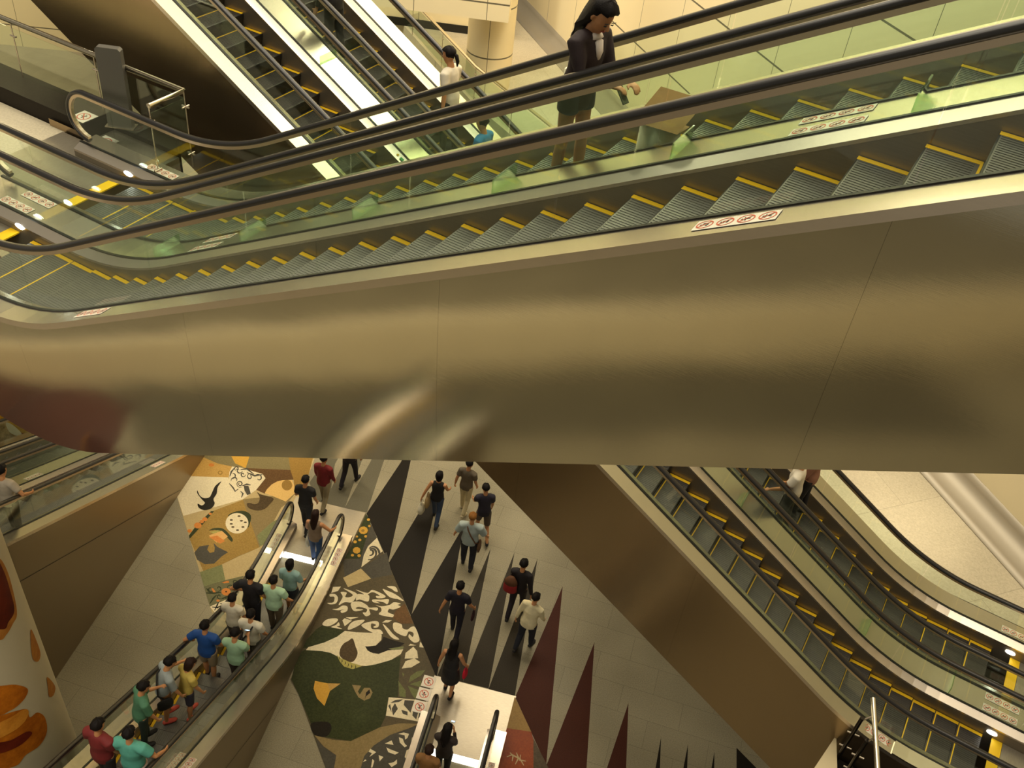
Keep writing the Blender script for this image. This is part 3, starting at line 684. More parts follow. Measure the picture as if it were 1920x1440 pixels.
def balustrade(label, pts, z, hgt, group=None, posts=None, rail=.03, closed_end=False, step=1.6, bracket=True):
    """glass railing: tube handrail on short brackets over clamped panes"""
    pts = [Vector((p[0], p[1], 0)) for p in pts]; root = empty('glass_balustrade', pts[0] + Vector((0, 0, z)))
    tag(root, label, 'railing', group); o = root.location.copy()
    P = [p + Vector((0, 0, z)) - o for p in pts]
    MB().tube([p + Vector((0, 0, hgt)) for p in P], rail, 12).build('handrail', M['steel_bright'], root)
    for a, b in zip(P[:-1], P[1:]):
        d = b-a; L = d.length; d.normalize(); nrm = Vector((-d.y, d.x, 0)); k = max(1, round(L/step))
        for i in range(k):
            p, q = a+d*(L*i/k+.02), a+d*(L*(i+1)/k-.02); t = nrm*.006
            vs = [p-t, q-t, q+t, p+t]; vs = [v+Vector((0, 0, .12)) for v in vs] + [v+Vector((0, 0, hgt-.10)) for v in vs]
            MB().add(vs, [(0,3,2,1),(4,5,6,7),(0,1,5,4),(1,2,6,5),(2,3,7,6),(3,0,4,7)]).build('glass_pane', M['glass'], root)
        for i in range(k+1):
            p = a+d*(L*i/k)
            mb = MB().tube([p, p+Vector((0, 0, hgt-.16))], .009, 8)
            if bracket: mb.tube([p+Vector((0, 0, hgt-.16)), p+Vector((0, 0, hgt))], .009, 6)
            mb.tube([p-d*.06+Vector((0, 0, hgt-.22)), p+d*.06+Vector((0, 0, hgt-.22))], .014, 6).tube([p-d*.06+Vector((0, 0, .2)), p+d*.06+Vector((0, 0, .2))], .014, 6)
            mb.build('post', M['steel'], root)
    return root
balustrade('glass balustrade with steel tube handrail around the landing at upper left', [apt(-21, -8.55), apt(-9.42, -8.55), apt(-9.42, -7.95)], ZA, 1.10, rail=.036)
balustrade('long glass balustrade along the edge of the pale upper floor', [(-7.1, 36), (-4.79, 31.89), (-2.22, 27.36), (.23, 24.07), (1.6, 20.6)], 5.45, 1.13, rail=.045, step=2.4)
# slim grey information blade
b0 = apt(-10.58, -8.42, ZA+.26)
blade = empty('information_blade', b0, math.atan2(hA.y, hA.x)+.45); tag(blade, 'slim grey slab sign standing at the landing balustrade, upper left', 'sign')
M['grey'] = mat('blade_grey', srgb(86, 82, 74), .5)
mb = MB(); prf = [(-.17, 0), (.17, 0), (.17, 1.10), (.14, 1.13), (-.14, 1.13), (-.17, 1.10)]
mb.add([(x, -.05, z) for x, z in prf] + [(x, .05, z) for x, z in prf], [tuple(range(6)), tuple(range(6, 12))] + [(i, (i+1) % 6, 6+(i+1) % 6, 6+i) for i in range(6)])
mb.build('slab', M['grey'], blade); MB().box(-.2, .2, -.09, .09, 0, .015).build('base_plate', M['steel'], blade)
# square prohibition signs lying beside the escalator newels
def square_sign(label, p, rz, kind, size=.27):
    mb = MB().box(-size/2, size/2, -size/2, size/2, 0, .006, 0); icon(mb, 0, 0, size*.36, .006, kind, 0)
    o = mb.build('prohibition_sign', [M['white'], M['red'], M['black']], None, p, (0, 0, rz)); tag(o, label, 'sign', 'square prohibition signs by the escalator ends')
rzF = math.atan2(hF.y, hF.x) + PI/2
for i, (x, y) in enumerate(((804,1278), (795,1301), (787,1325))):
    p = gp(x, y, .03); p.z = .02
    square_sign(('square prohibition sign beside the bottom landing, farthest of three', 'square prohibition sign beside the bottom landing, middle of three', 'square prohibition sign beside the bottom landing, nearest of three')[i], p, rzF+PI, i+1)
for i, (s, u) in enumerate(((-11.15, -8.27), (-10.80, -8.27))):
    square_sign(('square prohibition sign on the dark curb, left of the round handrail end', 'square prohibition sign on the dark curb, behind the round handrail end')[i], apt(s, u, ZA+.262 if s < -11 else ZA+.002), math.atan2(hA.y, hA.x), 2+i)
# poster stand and totem on the upper floor
ps = empty('poster_stand', gp(947, 127, 5.45), rad(-62)); tag(ps, 'small poster stand leaning by the round column', 'sign')
M['poster'] = mat('poster_cream', srgb(235, 210, 150), .5); M['posterink'] = mat('poster_orange', srgb(190, 95, 45), .5)
mb = MB().box(-.30, .30, -.012, .012, .42, 1.22, 0); mb.box(-.30, .30, -.014, -.0121, .79, .81, 2); mb.box(-.26, -.02, -.0145, -.0122, .9, 1.12, 1); mb.box(-.24, .1, -.0145, -.0122, 1.14, 1.2, 2)
mb.build('poster_board', [M['poster'], M['posterink'], M['black']], ps)
for x in (-.27, .27):
    MB().tube([(x, 0, 0), (x, 0, 1.26)], .012, 8).build('stand_leg', M['gasket'], ps); MB().tube([(x, -.18, .01), (x, .18, .01)], .012, 8).build('stand_foot', M['gasket'], ps)
tt = empty('floor_totem', gp(1050, 262, 5.45), rad(-25)); tag(tt, 'tall white totem sign with orange bands on the pale upper floor', 'sign')
mb = MB().box(-.13, .13, -.09, .09, .04, 2.1, 0)
for z in (.5, .85, 1.2, 1.55, 1.85): mb.box(-.10, .10, -.093, -.0905, z, z+.06, 1)
mb.build('totem_body', [M['white'], M['posterink']], tt); MB().box(-.2, .2, -.15, .15, 0, .04).build('totem_base', M['grey'], tt)
# rail and posts at the lower landing of the long pair
r0, r1 = gp(1637, 1310, 6.55), gp(1649, 1500, 6.55)
er = empty('end_railing', (r0.x, r0.y, 5.45)); tag(er, 'steel tube handrail on dark posts at the bottom right corner', 'railing')
M['dark_tube'] = mat('dark_polished_tube', (.035, .03, .025, 1), .14, .8)
MB().tube([(0, 0, 1.1), tuple(r1-r0+Vector((0, 0, 1.1)))], .036, 14).build('handrail', M['steel_bright'], er)
for px_, py_ in ((1617, 1346), (1626, 1388), (1640, 1470)):
    q = gp(px_, py_, 6.42)-r0; q.z = 0
    MB().tube([q+Vector((0, 0, -.35)), q+Vector((0, 0, .97))], .030, 12).build('post', M['dark_tube'], er)
    v = (r1-r0)*((q.dot(r1-r0))/((r1-r0).length_squared)); v.z = 0
    for t_ in (((0, 0, .9), None), ((-.07, .03, .55), (.09, -.03, .55)), ((-.07, .03, .2), (.09, -.03, .2))):
        MB().tube([q+Vector(t_[0]), q+Vector(t_[1]) if t_[1] else v+Vector((0, 0, 1.07))], .014, 8).build('bracket', M['steel'], er)
struct('dark_void_slab', MB().prism([tuple(bpt(s, u))[:2] for s, u in ((-1.5, 9.46), (-1.5, 8.2), (-9, 8.2), (-9, 9.46))], 4.6, 5.10), M['stone_black'])  # black slab standing in for the dark void beside the landing
struct('trim_7', MB().prism([tuple(gp(x, y, 5.45))[:2] for x, y in ((1500, 1480), (1568, 1378), (1571, 1480))], 5.2, 5.45), M['cream'])
# ------------------------------------------------------------------ printed pillars
def pillar(label, c, r, h, m):
    root = empty('printed_pillar', (c[0], c[1], 0)); tag(root, label, 'pillar', 'pillars wrapped in printed pictures')
    MB().lathe([(r, 0), (r, h)], 64).build('shaft', m, root)
    MB().lathe([(r, h-.001), (r-.02, h+.02), (.001, h+.02)], 64).build('cap', M['stone_red'], root)
    MB().lathe([(r+.03, 0), (r+.03, .12), (r, .13)], 64).build('base_ring', M['gasket'], root)
    return root
M['pillar_white'] = mat('pillar_print_ground', srgb(196, 186, 160), .45, noise=.15, nscale=1.2, dark=.85)
tq = Vector((-6.75, 8.4, 0)); dirq = tq.normalized(); PR = 1.02; pc = tq + Vector((-dirq.y, dirq.x, 0))*PR
PIL = pillar('white pillar printed with orange leaves, bottom left corner', pc, PR, 7.4, M['pillar_white'])
def oncyl(x, y, c, r, lift=.004):
    d = ray(x, y); a = d.x**2+d.y**2; ex, ey = -c.x, -c.y; bq = 2*(d.x*ex+d.y*ey); cc = ex*ex+ey*ey-(r+lift)**2
    ds = bq*bq-4*a*cc
    if ds < 0:
        t = -bq/(2*a); p = EYE+d*t; v = Vector((p.x-c.x, p.y-c.y, 0)); v.normalize(); return Vector((v.x*(r+lift), v.y*(r+lift), p.z))
    t = (-bq-math.sqrt(ds))/(2*a); p = EYE+d*t; return Vector((p.x-c.x, p.y-c.y, p.z))
def patch(root, pts, m, name, c, r, lift, smooth=True):
    """a printed shape wrapped round the shaft"""
    P = [oncyl(x, y, c, r, lift) for x, y in (crom(pts, 6) if smooth else pts)]
    A = [(math.atan2(p.y, p.x), p.z) for p in P]; ca = sum(a for a, z in A)/len(A); cz = sum(z for a, z in A)/len(A); mb = MB(); n = len(A); K = 8
    vs = [((r+lift)*math.cos(ca), (r+lift)*math.sin(ca), cz)]
    for k in range(1, K+1):
        for a, z in A:
            q = ca+(a-ca)*k/K; vs.append(((r+lift)*math.cos(q), (r+lift)*math.sin(q), cz+(z-cz)*k/K))
    fs = [(0, 1+i, 1+(i+1) % n) for i in range(n)]
    for k in range(K-1):
        for i in range(n): fs.append((1+k*n+i, 1+k*n+(i+1) % n, 1+(k+1)*n+(i+1) % n, 1+(k+1)*n+i))
    return mb.add(vs, fs, 0, True).build(name, m, root)
def print_mat(name, a, b, s=3, st=(1, 1, 1)):
    m = stone(name, srgb(*a), srgb(*b), s, .5); return m
PO = print_mat('print_orange', (120, 52, 8), (214, 126, 30), 2.6); PM = print_mat('print_maroon', (62, 14, 10), (120, 44, 24), 1.5)
PY = print_mat('print_amber', (170, 96, 20), (232, 160, 60), 3); PT = print_mat('print_tan', (150, 88, 34), (190, 132, 60), 5)
patch(PIL, [(-70,1010),(-10,1040),(10,1062),(24,1105),(32,1150),(24,1170),(12,1190),(-5,1200),(-70,1180)], PT, 'printed_shape', pc, PR, .004)
patch(PIL, [(-70,1020),(-12,1045),(6,1068),(20,1110),(27,1145),(16,1166),(2,1180),(-70,1160)], PM, 'printed_shape', pc, PR, .007)
patch(PIL, [(-60,1290),(0,1286),(30,1284),(52,1292),(46,1310),(30,1326),(16,1334),(-2,1342),(-60,1350)], PO, 'printed_leaf', pc, PR, .006)
patch(PIL, [(-60,1340),(-4,1342),(26,1334),(50,1330),(56,1345),(70,1336),(84,1345),(88,1372),(74,1398),(48,1416),(30,1436),(-10,1442),(-60,1430)], PO, 'printed_leaf', pc, PR, .006)
patch(PIL, [(-10,1362),(20,1345),(46,1330),(54,1336),(44,1356),(20,1374),(-10,1386)], PY, 'printed_leaf', pc, PR, .009)
patch(PIL, [(-10,1395),(20,1388),(50,1372),(60,1376),(40,1396),(10,1410),(-10,1412)], PM, 'printed_leaf', pc, PR, .009)
patch(PIL, [(58,1180),(68,1200),(76,1225),(72,1240),(62,1236),(58,1210)], PT, 'printed_shape', pc, PR, .005); patch(PIL, [(88,1270),(98,1278),(104,1290),(100,1304),(92,1306),(90,1290)], PT, 'printed_shape', pc, PR, .005)
# second pillar beyond the escalators at the left edge
c2 = Vector((-12.6, 16.3, 0))
P2 = pillar('golden printed pillar beyond the escalators, left edge', c2, 1.5, 5.0, print_mat('print_gold', (120, 86, 16), (205, 158, 52), .8))
patch(P2, [(32,812),(52,815),(68,830),(64,843),(50,848),(36,840),(30,826)], PM, 'printed_shape', c2, 1.5, .01)
patch(P2, [(46,824),(52,823),(57,827),(55,831),(49,832),(45,828)], M['white'], 'printed_shape', c2, 1.5, .014)
patch(P2, [(-10,800),(10,792),(18,810),(34,828),(40,848),(30,864),(14,872),(-10,860)], print_mat('print_mixed', (60, 44, 20), (200, 170, 120), 8), 'printed_shape', c2, 1.5, .01)
patch(P2, [(12,792),(24,797),(40,812),(36,818),(20,812),(12,800)], M['pillar_white'], 'printed_shape', c2, 1.5, .012)
# ------------------------------------------------------------------ people
def smat(name, rgb, rough=.75, bump=.25, n=12):
    return mat(name, srgb(*rgb), rough, noise=.25, nscale=n, bump=bump, dark=.82)
SKIN = mat('skin', srgb(196, 138, 92), .55, noise=.15, nscale=8, dark=.92)
HAIR = mat('hair_black', (.006, .004, .0035, 1), .6, spec=.18, noise=.3, nscale=6, stretch=(30, 30, 2), bump=.3)
HAIRB = mat('hair_brown', srgb(40, 22, 15), .6, spec=.2, noise=.3, nscale=6, stretch=(30, 30, 2), bump=.3)
HAIRO = mat('hair_light_brown', srgb(140, 92, 40), .6, spec=.2, noise=.3, nscale=6, stretch=(30, 30, 2), bump=.3)
LIP = mat('lips', srgb(165, 80, 66), .5); EYEM = mat('eye_dark', (.01, .008, .008, 1), .2)
_cl = {}
def cloth(rgb):
    if rgb not in _cl: _cl[rgb] = smat('cloth_%d' % len(_cl), rgb)
    return _cl[rgb]

def etube(mb, pts, rr, side=Vector((1, 0, 0)), n=14, mi=0):
    """tube of elliptical section: rr = [(half width along side, half depth)]; domed ends"""
    P = [Vector(p) for p in pts]; k = len(P); vs = []; fs = []
    for i, p in enumerate(P):
        t = (P[min(i+1, k-1)]-P[max(i-1, 0)]).normalized(); s = side-t*side.dot(t)
        if s.length < .05: s = Vector((0, 1, 0))-t*t.y
        s.normalize(); d = t.cross(s)
        a, b = rr[i] if isinstance(rr[i], tuple) else (rr[i], rr[i])
        vs += [p+s*a*math.cos(2*PI*j/n)+d*b*math.sin(2*PI*j/n) for j in range(n)]
    for i in range(k-1):
        for j in range(n): fs.append((i*n+j, i*n+(j+1) % n, (i+1)*n+(j+1) % n, (i+1)*n+j))
    r0 = rr[0][0] if isinstance(rr[0], tuple) else rr[0]; r1 = rr[-1][0] if isinstance(rr[-1], tuple) else rr[-1]
    e0 = P[0]-(P[1]-P[0]).normalized()*min(r0, .05)*.6; e1 = P[-1]+(P[-1]-P[-2]).normalized()*min(r1, .05)*.6
    b = len(vs); vs += [e0, e1]
    for j in range(n): fs += [(b, (j+1) % n, j), (b+1, (k-1)*n+j, (k-1)*n+(j+1) % n)]
    return mb.add(vs, fs, mi, True)

def fuse(mb, name, mats, parent, voxel, smooth=3):
    """melt overlapping tubes into one continuous skin"""
    o = mb.build(name, mats, parent)
    m = o.modifiers.new('r', 'REMESH'); m.mode = 'VOXEL'; m.voxel_size = voxel; m.use_smooth_shade = True
    if smooth: s = o.modifiers.new('s', 'SMOOTH'); s.factor = .5; s.iterations = smooth
    dg = bpy.context.evaluated_depsgraph_get(); ev = o.evaluated_get(dg)
    me = bpy.data.meshes.new_from_object(ev)
    o.modifiers.clear(); old = o.data; o.data = me; bpy.data.meshes.remove(old)
    me.name = name; me.materials.clear()
    for q in (mats if isinstance(mats, (list, tuple)) else [mats]): me.materials.append(q)
    return o

def add_hand(mb, W, d, pal, side, curl=.5, sc=1.0):
    """palm, four unequal bent fingers and a thumb leaving the side of the palm"""
    d = d.normalized(); pal = (pal-d*pal.dot(d)).normalized(); ac = d.cross(pal).normalized()*side
    K = W+d*.085*sc
    etube(mb, [W, W+d*.03*sc, W+d*.06*sc, K], [(.022*sc, .016*sc), (.034*sc, .017*sc), (.040*sc, .017*sc), (.038*sc, .014*sc)], ac, 10)
    for i, (off, L) in enumerate(((.028, .072), (.0095, .082), (-.0095, .076), (-.028, .06))):
        a = K-d*.01+ac*off*sc; a1 = a+(d*math.cos(curl*.5)+pal*math.sin(curl*.5)+ac*off*1.6)*L*.5*sc; a2 = a1+(d*math.cos(curl*1.4)+pal*math.sin(curl*1.4))*L*.5*sc
        etube(mb, [a, a1, a2], [.0098*sc, .0088*sc, .0075*sc], ac, 8)
    t0 = W+d*.028*sc+ac*.028*sc; t1 = t0+(d*.6+ac*.75+pal*.2).normalized()*.036*sc; t2 = t1+(d*.9+ac*.2+pal*.3).normalized()*.03*sc
    etube(mb, [t0-ac*.01, t1, t2], [.013*sc, .011*sc, .009*sc], d, 8)

def ik(S, T, L1, L2, pole):
    v = T-S; d = min(v.length, (L1+L2)*.995); u = v.normalized()
    a = math.acos(max(-1, min(1, (L1*L1+d*d-L2*L2)/(2*L1*d)))); p = (pole-u*pole.dot(u)).normalized()
    E_ = S+u*L1*math.cos(a)+p*L1*math.sin(a)
    return E_, S+u*d

COUNT = 0
def person(label, pos, az, h=1.68, top=('tee', (20, 18, 20)), bottom=('trousers', (25, 25, 32)), hair='short', hairm=None, lean=3, nod=12, turn=0,
           armL=(8, 8, 14), armR=(8, 8, 14), legL=(4, 4), legR=(-4, 4), tgtL=None, tgtR=None, shoes=(28, 24, 22), wide=1.0, group='people on the patterned floor', voxel=.0135, face=False, collar=None, head=1.0):
    global COUNT; COUNT += 1
    k = h/1.7
    root = empty('person', pos, -rad(az)); tag(root, label, 'person', group)
    V3 = lambda x, y, z: Vector((x, y, z))*k
    B, LE, X = MB(), math.sin(rad(lean)), Vector((1, 0, 0))
    up = Vector((0, math.sin(rad(lean)), math.cos(rad(lean)))); fw = Vector((0, math.cos(rad(lean)), -math.sin(rad(lean))))
    # legs first, to find the height of the hips
    legs = []; low = 9
    for s, (hp, kn) in ((-1, legL), (1, legR)):
        H = V3(s*.088*wide, 0, 0); kd = Vector((s*.01, math.sin(rad(hp)), -math.cos(rad(hp)))); K = H+kd*.43*k
        a = rad(hp-kn); A = K+Vector((0, math.sin(a), -math.cos(a)))*.41*k
        legs.append([H, K, A]); low = min(low, A.z)
    base = Vector((0, 0, -low+.075*k)); legs = [[p+base for p in L] for L in legs]
    pel = base+V3(0, 0, .03)
    feet = []
    for s, L in zip((-1, 1), legs):
        lift = L[2].z-.075*k; pit = min(.9, lift*3)
        f = Vector((s*.12, math.cos(pit), -math.sin(pit))).normalized(); feet.append((L[2], f))
        etube(B, [L[0]+V3(0, 0, .02), L[0]*.6+L[1]*.4, L[1], L[1]*.62+L[2]*.38, L[2]], [.085*k*wide, .073*k*wide, .052*k, .052*k*wide, .034*k], X)
        q = L[2]+Vector((0, 0, -.038*k))
        etube(B, [q-f*.045*k, q+f*.04*k, q+f*.12*k, q+f*.165*k], [(.032*k, .034*k), (.038*k, .034*k), (.042*k, .024*k), (.034*k, .018*k)], X)
    T = lambda a, b=0.0, x=0.0: pel+up*a*k+fw*b*k+X*x*k
    etube(B, [T(-.06), T(.04, -.01), T(.16, .005), T(.30, .01), T(.42, 0), T(.475, -.01)], [(.145*k*wide, .10*k*wide), (.155*k*wide, .11*k*wide), (.125*k*wide, .095*k*wide), (.15*k*wide, .108*k*wide), (.145*k, .085*k), (.075*k, .06*k)], X, 18)
    neck0, neck1 = T(.45, -.01), T(.56, .012)
    etube(B, [neck0, neck1], [.058*k, .052*k], X)
    sh = {}; arms = {}
    for s, ar, tg in ((-1, armL, tgtL), (1, armR, tgtR)):
        S = T(.425, -.005, s*.168*wide)
        sw, ab, be = [rad(q) for q in ar[:3]]; tw = ar[3] if len(ar) > 3 else .1
        if tg is not None:
            Tt = Vector(tg)
            if Tt.z < 0: pass
            E_, Wr = ik(S, Tt, .28*k, .25*k, Vector((s*.8, -.5, -.5)))
        else:
            E_ = S+Vector((s*math.sin(ab), math.sin(sw)*math.cos(ab), -math.cos(sw)*math.cos(ab)))*.28*k
            Wr = E_+Vector((s*(math.sin(ab)-tw), math.sin(sw+be)*math.cos(ab), -math.cos(sw+be)*math.cos(ab))).normalized()*.25*k
        arms[s] = (S, E_, Wr)
        etube(B, [T(.42, 0, s*.08), S, S*.5+E_*.5, E_, E_*.6+Wr*.4, Wr], [.052*k, .054*k*wide, .046*k*wide, .038*k, .036*k, .025*k], Vector((0, 1, 0)))
        d = (Wr-E_).normalized(); pal = Vector((-s, .2, 0)) if abs(d.z) > .5 else Vector((0, 0, -1))
        add_hand(B, Wr, d, pal, s if abs(d.z) > .5 else s, .7, k)
    # head
    hy, hp = rad(-turn), rad(nod)
    hu = Vector((math.sin(hy)*math.sin(hp), math.cos(hy)*math.sin(hp), math.cos(hp))); hf = Vector((math.sin(hy)*math.cos(hp), math.cos(hy)*math.cos(hp), -math.sin(hp)))
    hx = hf.cross(hu).normalized(); hc = neck1+hu*.105*k+hf*.012*k
    HP = lambda x, y, z: hc+(hx*x+hf*y+hu*z)*k*head
    etube(B, [HP(0, .03, -.125), HP(0, .022, -.085), HP(0, .008, -.03), HP(0, -.004, .03), HP(0, -.008, .08), HP(0, -.006, .112)],
          [(.034*k, .042*k), (.056*k, .070*k), (.072*k, .092*k), (.076*k, .098*k), (.064*k, .084*k), (.03*k, .042*k)], hx, 18)
    etube(B, [HP(0, .088, .012), HP(0, .108, -.022), HP(0, .102, -.036)], [.010*k, .016*k, .013*k], hx, 8)          # nose
    for s in (-1, 1): etube(B, [HP(s*.074, -.006, .012), HP(s*.079, -.010, -.012), HP(s*.073, -.004, -.036)], [(.012*k, .018*k), (.012*k, .016*k), (.009*k, .012*k)], hx, 8)
    fuse(B, 'body', [SKIN], root, voxel if not face else .0085, 2)
    FM = MB()
    for s in (-1, 1):
        etube(FM, [HP(s*.030-.013, .090, .010), HP(s*.030, .0955, .011), HP(s*.030+.013, .089, .010)], [.0035*k, .0065*k, .0035*k], hu, 8, 0)
        etube(FM, [HP(s*.030-.02, .092, .032), HP(s*.030, .0965, .037), HP(s*.030+.02, .088, .032)], [.003*k, .004*k, .003*k], hu, 6, 0)
    etube(FM, [HP(-.024, .080, -.064), HP(0, .0905, -.062), HP(.024, .080, -.064)], [(.003*k, .004*k), (.008*k, .007*k), (.003*k, .004*k)], hu, 8, 1)
    FM.build('face_features', [EYEM, LIP], root)
    # hair: a cap that leaves the face free, drawn down the back when long
    if hair != 'bald':
        H = MB(); vs, fs = [], []; n, m = 26, 14
        drop = {'short': 0, 'bob': .10, 'long': .30, 'tied': .02}[hair]
        for i in range(m+1):
            ph = PI*i/m
            for j in range(n):
                th = 2*PI*j/n; x, y, z = math.sin(ph)*math.cos(th), math.sin(ph)*math.sin(th), math.cos(ph)
                wob = 1+.035*math.sin(5*th+COUNT)+.03*math.sin(9*th+3*ph+COUNT)+.02*math.sin(14*th-5*ph)
                px, py, pz = x*.096*wob, y*.119*wob-.014, z*.104*wob+.036
                face_zone = y > .05 and z < .52-.25*abs(x)
                if hair in ('short', 'tied') and z < -.1-.25*(y < 0): px *= .82; py *= .86; pz = max(pz, -.04-.045*(y < 0))
                if face_zone: px *= .72; py *= .60 if z < .35 else .8; pz = max(pz, -.03)
                elif hair in ('bob', 'long') and z < .15:
                    q = (.15-z)/1.15; pz = pz-drop*q; py -= (.03*q if hair == 'long' else .0); f = 1-.12*q*(hair == 'long'); px *= f
                    if hair == 'long' and y > -.1: py -= .05*q
                p = HP(px, py, pz)
                if hair == 'long' and pz < -.10:   # keep clear of the back
                    t = (p-T(.3, -.13)).dot(fw)
                    if t > 0 and abs(px) < .09: p = p-fw*t*.9
                vs.append(p)
        for i in range(m):
            for j in range(n): fs.append((i*n+j, i*n+(j+1) % n, (i+1)*n+(j+1) % n, (i+1)*n+j))
        H.add(vs, fs, 0, True)
        if hair == 'tied': etube(H, [HP(0, -.10, .03), HP(0, -.14, .0), HP(0, -.15, -.09), HP(0, -.13, -.16)], [.02*k, .032*k, .028*k, .01*k], hx)
        H.build('hair', hairm or HAIR, root)
    # clothes
    ck, cc = top
    Cm = MB(); g = .016*k
    bw = wide
    if ck != 'none':
        hem = -.10 if ck != 'cardigan' else -.16
        etube(Cm, [T(hem), T(.03, -.008), T(.16, .004), T(.30, .01), T(.41, 0), T(.455, -.006), T(.485, -.004)], [(.168*k*bw, .124*k*bw), (.168*k*bw, .126*k*bw), (.148*k*bw, .118*k*bw), (.166*k*bw, .124*k*bw), (.172*k, .108*k), (.118*k, .088*k), (.072*k, .068*k)], X, 20)
        for s in (-1, 1):
            S, E_, Wr = arms[s]; f = {'tee': .62, 'sleeveless': 0, 'long': 1.0, 'cardigan': 1.0, 'half': .95}[ck]
            if ck in ('long', 'cardigan'): etube(Cm, [T(.43, 0, s*.05), T(.435, 0, s*.12), S, S*.5+E_*.5, E_, E_*.15+Wr*.85], [.08*k, .08*k, .078*k, .064*k, .052*k, .042*k], Vector((0, 1, 0)))
            elif f: etube(Cm, [T(.43, 0, s*.05), T(.435, 0, s*.12), S, S*(1-f)+E_*f], [.08*k, .08*k, .080*k*bw, .070*k*bw], Vector((0, 1, 0)))
            else: etube(Cm, [T(.42, 0, s*.06), T(.425, 0, s*.13)], [.07*k, .06*k], Vector((0, 1, 0)))
        top_o = fuse(Cm, {'tee': 'shirt', 'sleeveless': 'vest_top', 'long': 'shirt', 'cardigan': 'cardigan', 'half': 'shirt'}[ck], [cloth(cc)], root, .016, 3)
        if collar:
            etube(cm := MB(), [T(.44, .035), T(.475, .02)], [(.085*k, .075*k), (.068*k, .064*k)], X, 16); etube(cm, [T(.44, .09), T(.36, .122), T(.30, .125)], [(.05*k, .02*k), (.045*k, .012*k), (.02*k, .008*k)], X, 10)
            cm.build('collar', cloth(collar), top_o)
    bk, bc = bottom
    Bm = MB()
    if bk in ('trousers', 'shorts', 'short_shorts'):
        etube(Bm, [T(.075), T(.0, -.008), T(-.10, -.002)], [(.150*k*bw, .112*k*bw), (.162*k*bw, .120*k*bw), (.13*k*bw, .105*k*bw)], X, 18)
        for L in legs:
            if bk == 'trousers': etube(Bm, [L[0], L[0]*.6+L[1]*.4, L[1], L[1]*.5+L[2]*.5, L[2]+Vector((0, 0, .01))], [.098*k*bw, .086*k*bw, .066*k*bw, .060*k*bw, .052*k], X)
            elif bk == 'shorts': etube(Bm, [L[0], L[0]*.6+L[1]*.4, L[0]*.12+L[1]*.88], [.10*k*bw, .092*k*bw, .08*k*bw], X)
            else: etube(Bm, [L[0], L[0]*.8+L[1]*.2, L[0]*.62+L[1]*.38], [.10*k*bw, .098*k*bw, .096*k*bw], X)
        fuse(Bm, 'shorts' if 'shorts' in bk else bk, [cloth(bc)], root, .016, 3)
    else:
        hem = legs[0][1].z+(.12 if bk == 'skirt' else -.02)*k; zt = pel.z+.08*k
        if bk == 'dress': zt = pel.z+.16*k
        ly = [(L[0]*.3+L[1]*.7).y for L in legs]; cy = sum(ly)/2
        rows = [(zt, .135, .105, 0), (pel.z-.02, .165, .125, .1), (pel.z*.6+hem*.4, .185, .15, .6), (hem, .205, .17+abs(ly[0]-ly[1])/2, 1)]
        etube(Bm, [Vector((0, cy*q, z)) for z, a, b, q in rows], [(a*k, b*k) for z, a, b, q in rows], X, 24)
        Bm.build('dress_skirt' if bk == 'dress' else 'skirt', cloth(bc), root)
    for A, f in feet:
        Sm = MB(); q = A+Vector((0, 0, -.038*k))
        etube(Sm, [q-f*.055*k, q-f*.01*k+Vector((0, 0, .006)), q+f*.07*k, q+f*.15*k, q+f*.175*k], [(.036*k, .040*k), (.042*k, .045*k), (.047*k, .037*k), (.042*k, .028*k), (.025*k, .018*k)], X, 14)
        Sm.build('shoe', cloth(shoes), root)
    root['_h'] = k
    del root['_h']
    return dict(root=root, hc=hc, k=k, arms=arms, T=T, HP=HP, az=az, pos=Vector(pos))

def wl(p, v):
    """person's local point in the world"""
    a = -rad(p['az']); return p['pos'] + Vector((v.x*math.cos(a)-v.y*math.sin(a), v.x*math.sin(a)+v.y*math.cos(a), v.z))

def hbag(label, name, cat, p, at_, col, w=.3, hgt=.32, d=.12, strap=.18, group=None, shape='tote', rz=0):
    root = empty(name, wl(p, at_), -rad(p['az'])+rz); tag(root, label, cat, group)
    mb = MB()
    etube(mb, [(0, 0, -strap-hgt), (0, 0, -strap-hgt*.8), (0, 0, -strap-hgt*.4), (0, 0, -strap)], [(w*.42, d*.4), (w*.52, d*.55), (w*.5, d*.5), ((w*.36, d*.2) if shape != 'sack' else (w*.12, d*.15))], Vector((0, 1, 0)), 16)
    bb = mb.build('bag_body', cloth(col), root)
    s = MB()
    for q in (-1, 1): s.tube([(q*d*.12, -w*.25, -strap-.01), (q*d*.08, -w*.12, -strap*.3), (0, 0, .0), (q*d*.08, w*.12, -strap*.3), (q*d*.12, w*.25, -strap-.01)], .007, 6)
    s.build('bag_handle', cloth(tuple(int(c*.7) for c in col)), bb)
    return root

def strap_over(label, p, col, side=1, bag=None):
    """shoulder bag worn across the back"""
    T = p['T']; root = empty('shoulder_bag', p['pos'], -rad(p['az'])); tag(root, label, 'bag')
    s = side; mb = MB()
    mb.tube([T(.47, .04, -s*.09), T(.475, -.03, -s*.09), T(.40, -.135, -s*.05), T(.22, -.15, s*.04), T(.02, -.14, s*.15), T(-.05, -.05, s*.2)], .016, 8)
    mb.build('strap', cloth(col), root)
    b = MB(); c = T(-.12, -.03, s*.235)
    etube(b, [c+Vector((0, 0, -.14)), c+Vector((0, 0, -.06)), c+Vector((0, 0, .06)), c+Vector((0, 0, .10))], [(.12, .035), (.14, .05), (.13, .045), (.10, .02)], Vector((0, 1, 0)), 14)
    b.build('bag_body', cloth(bag or col), root); return root

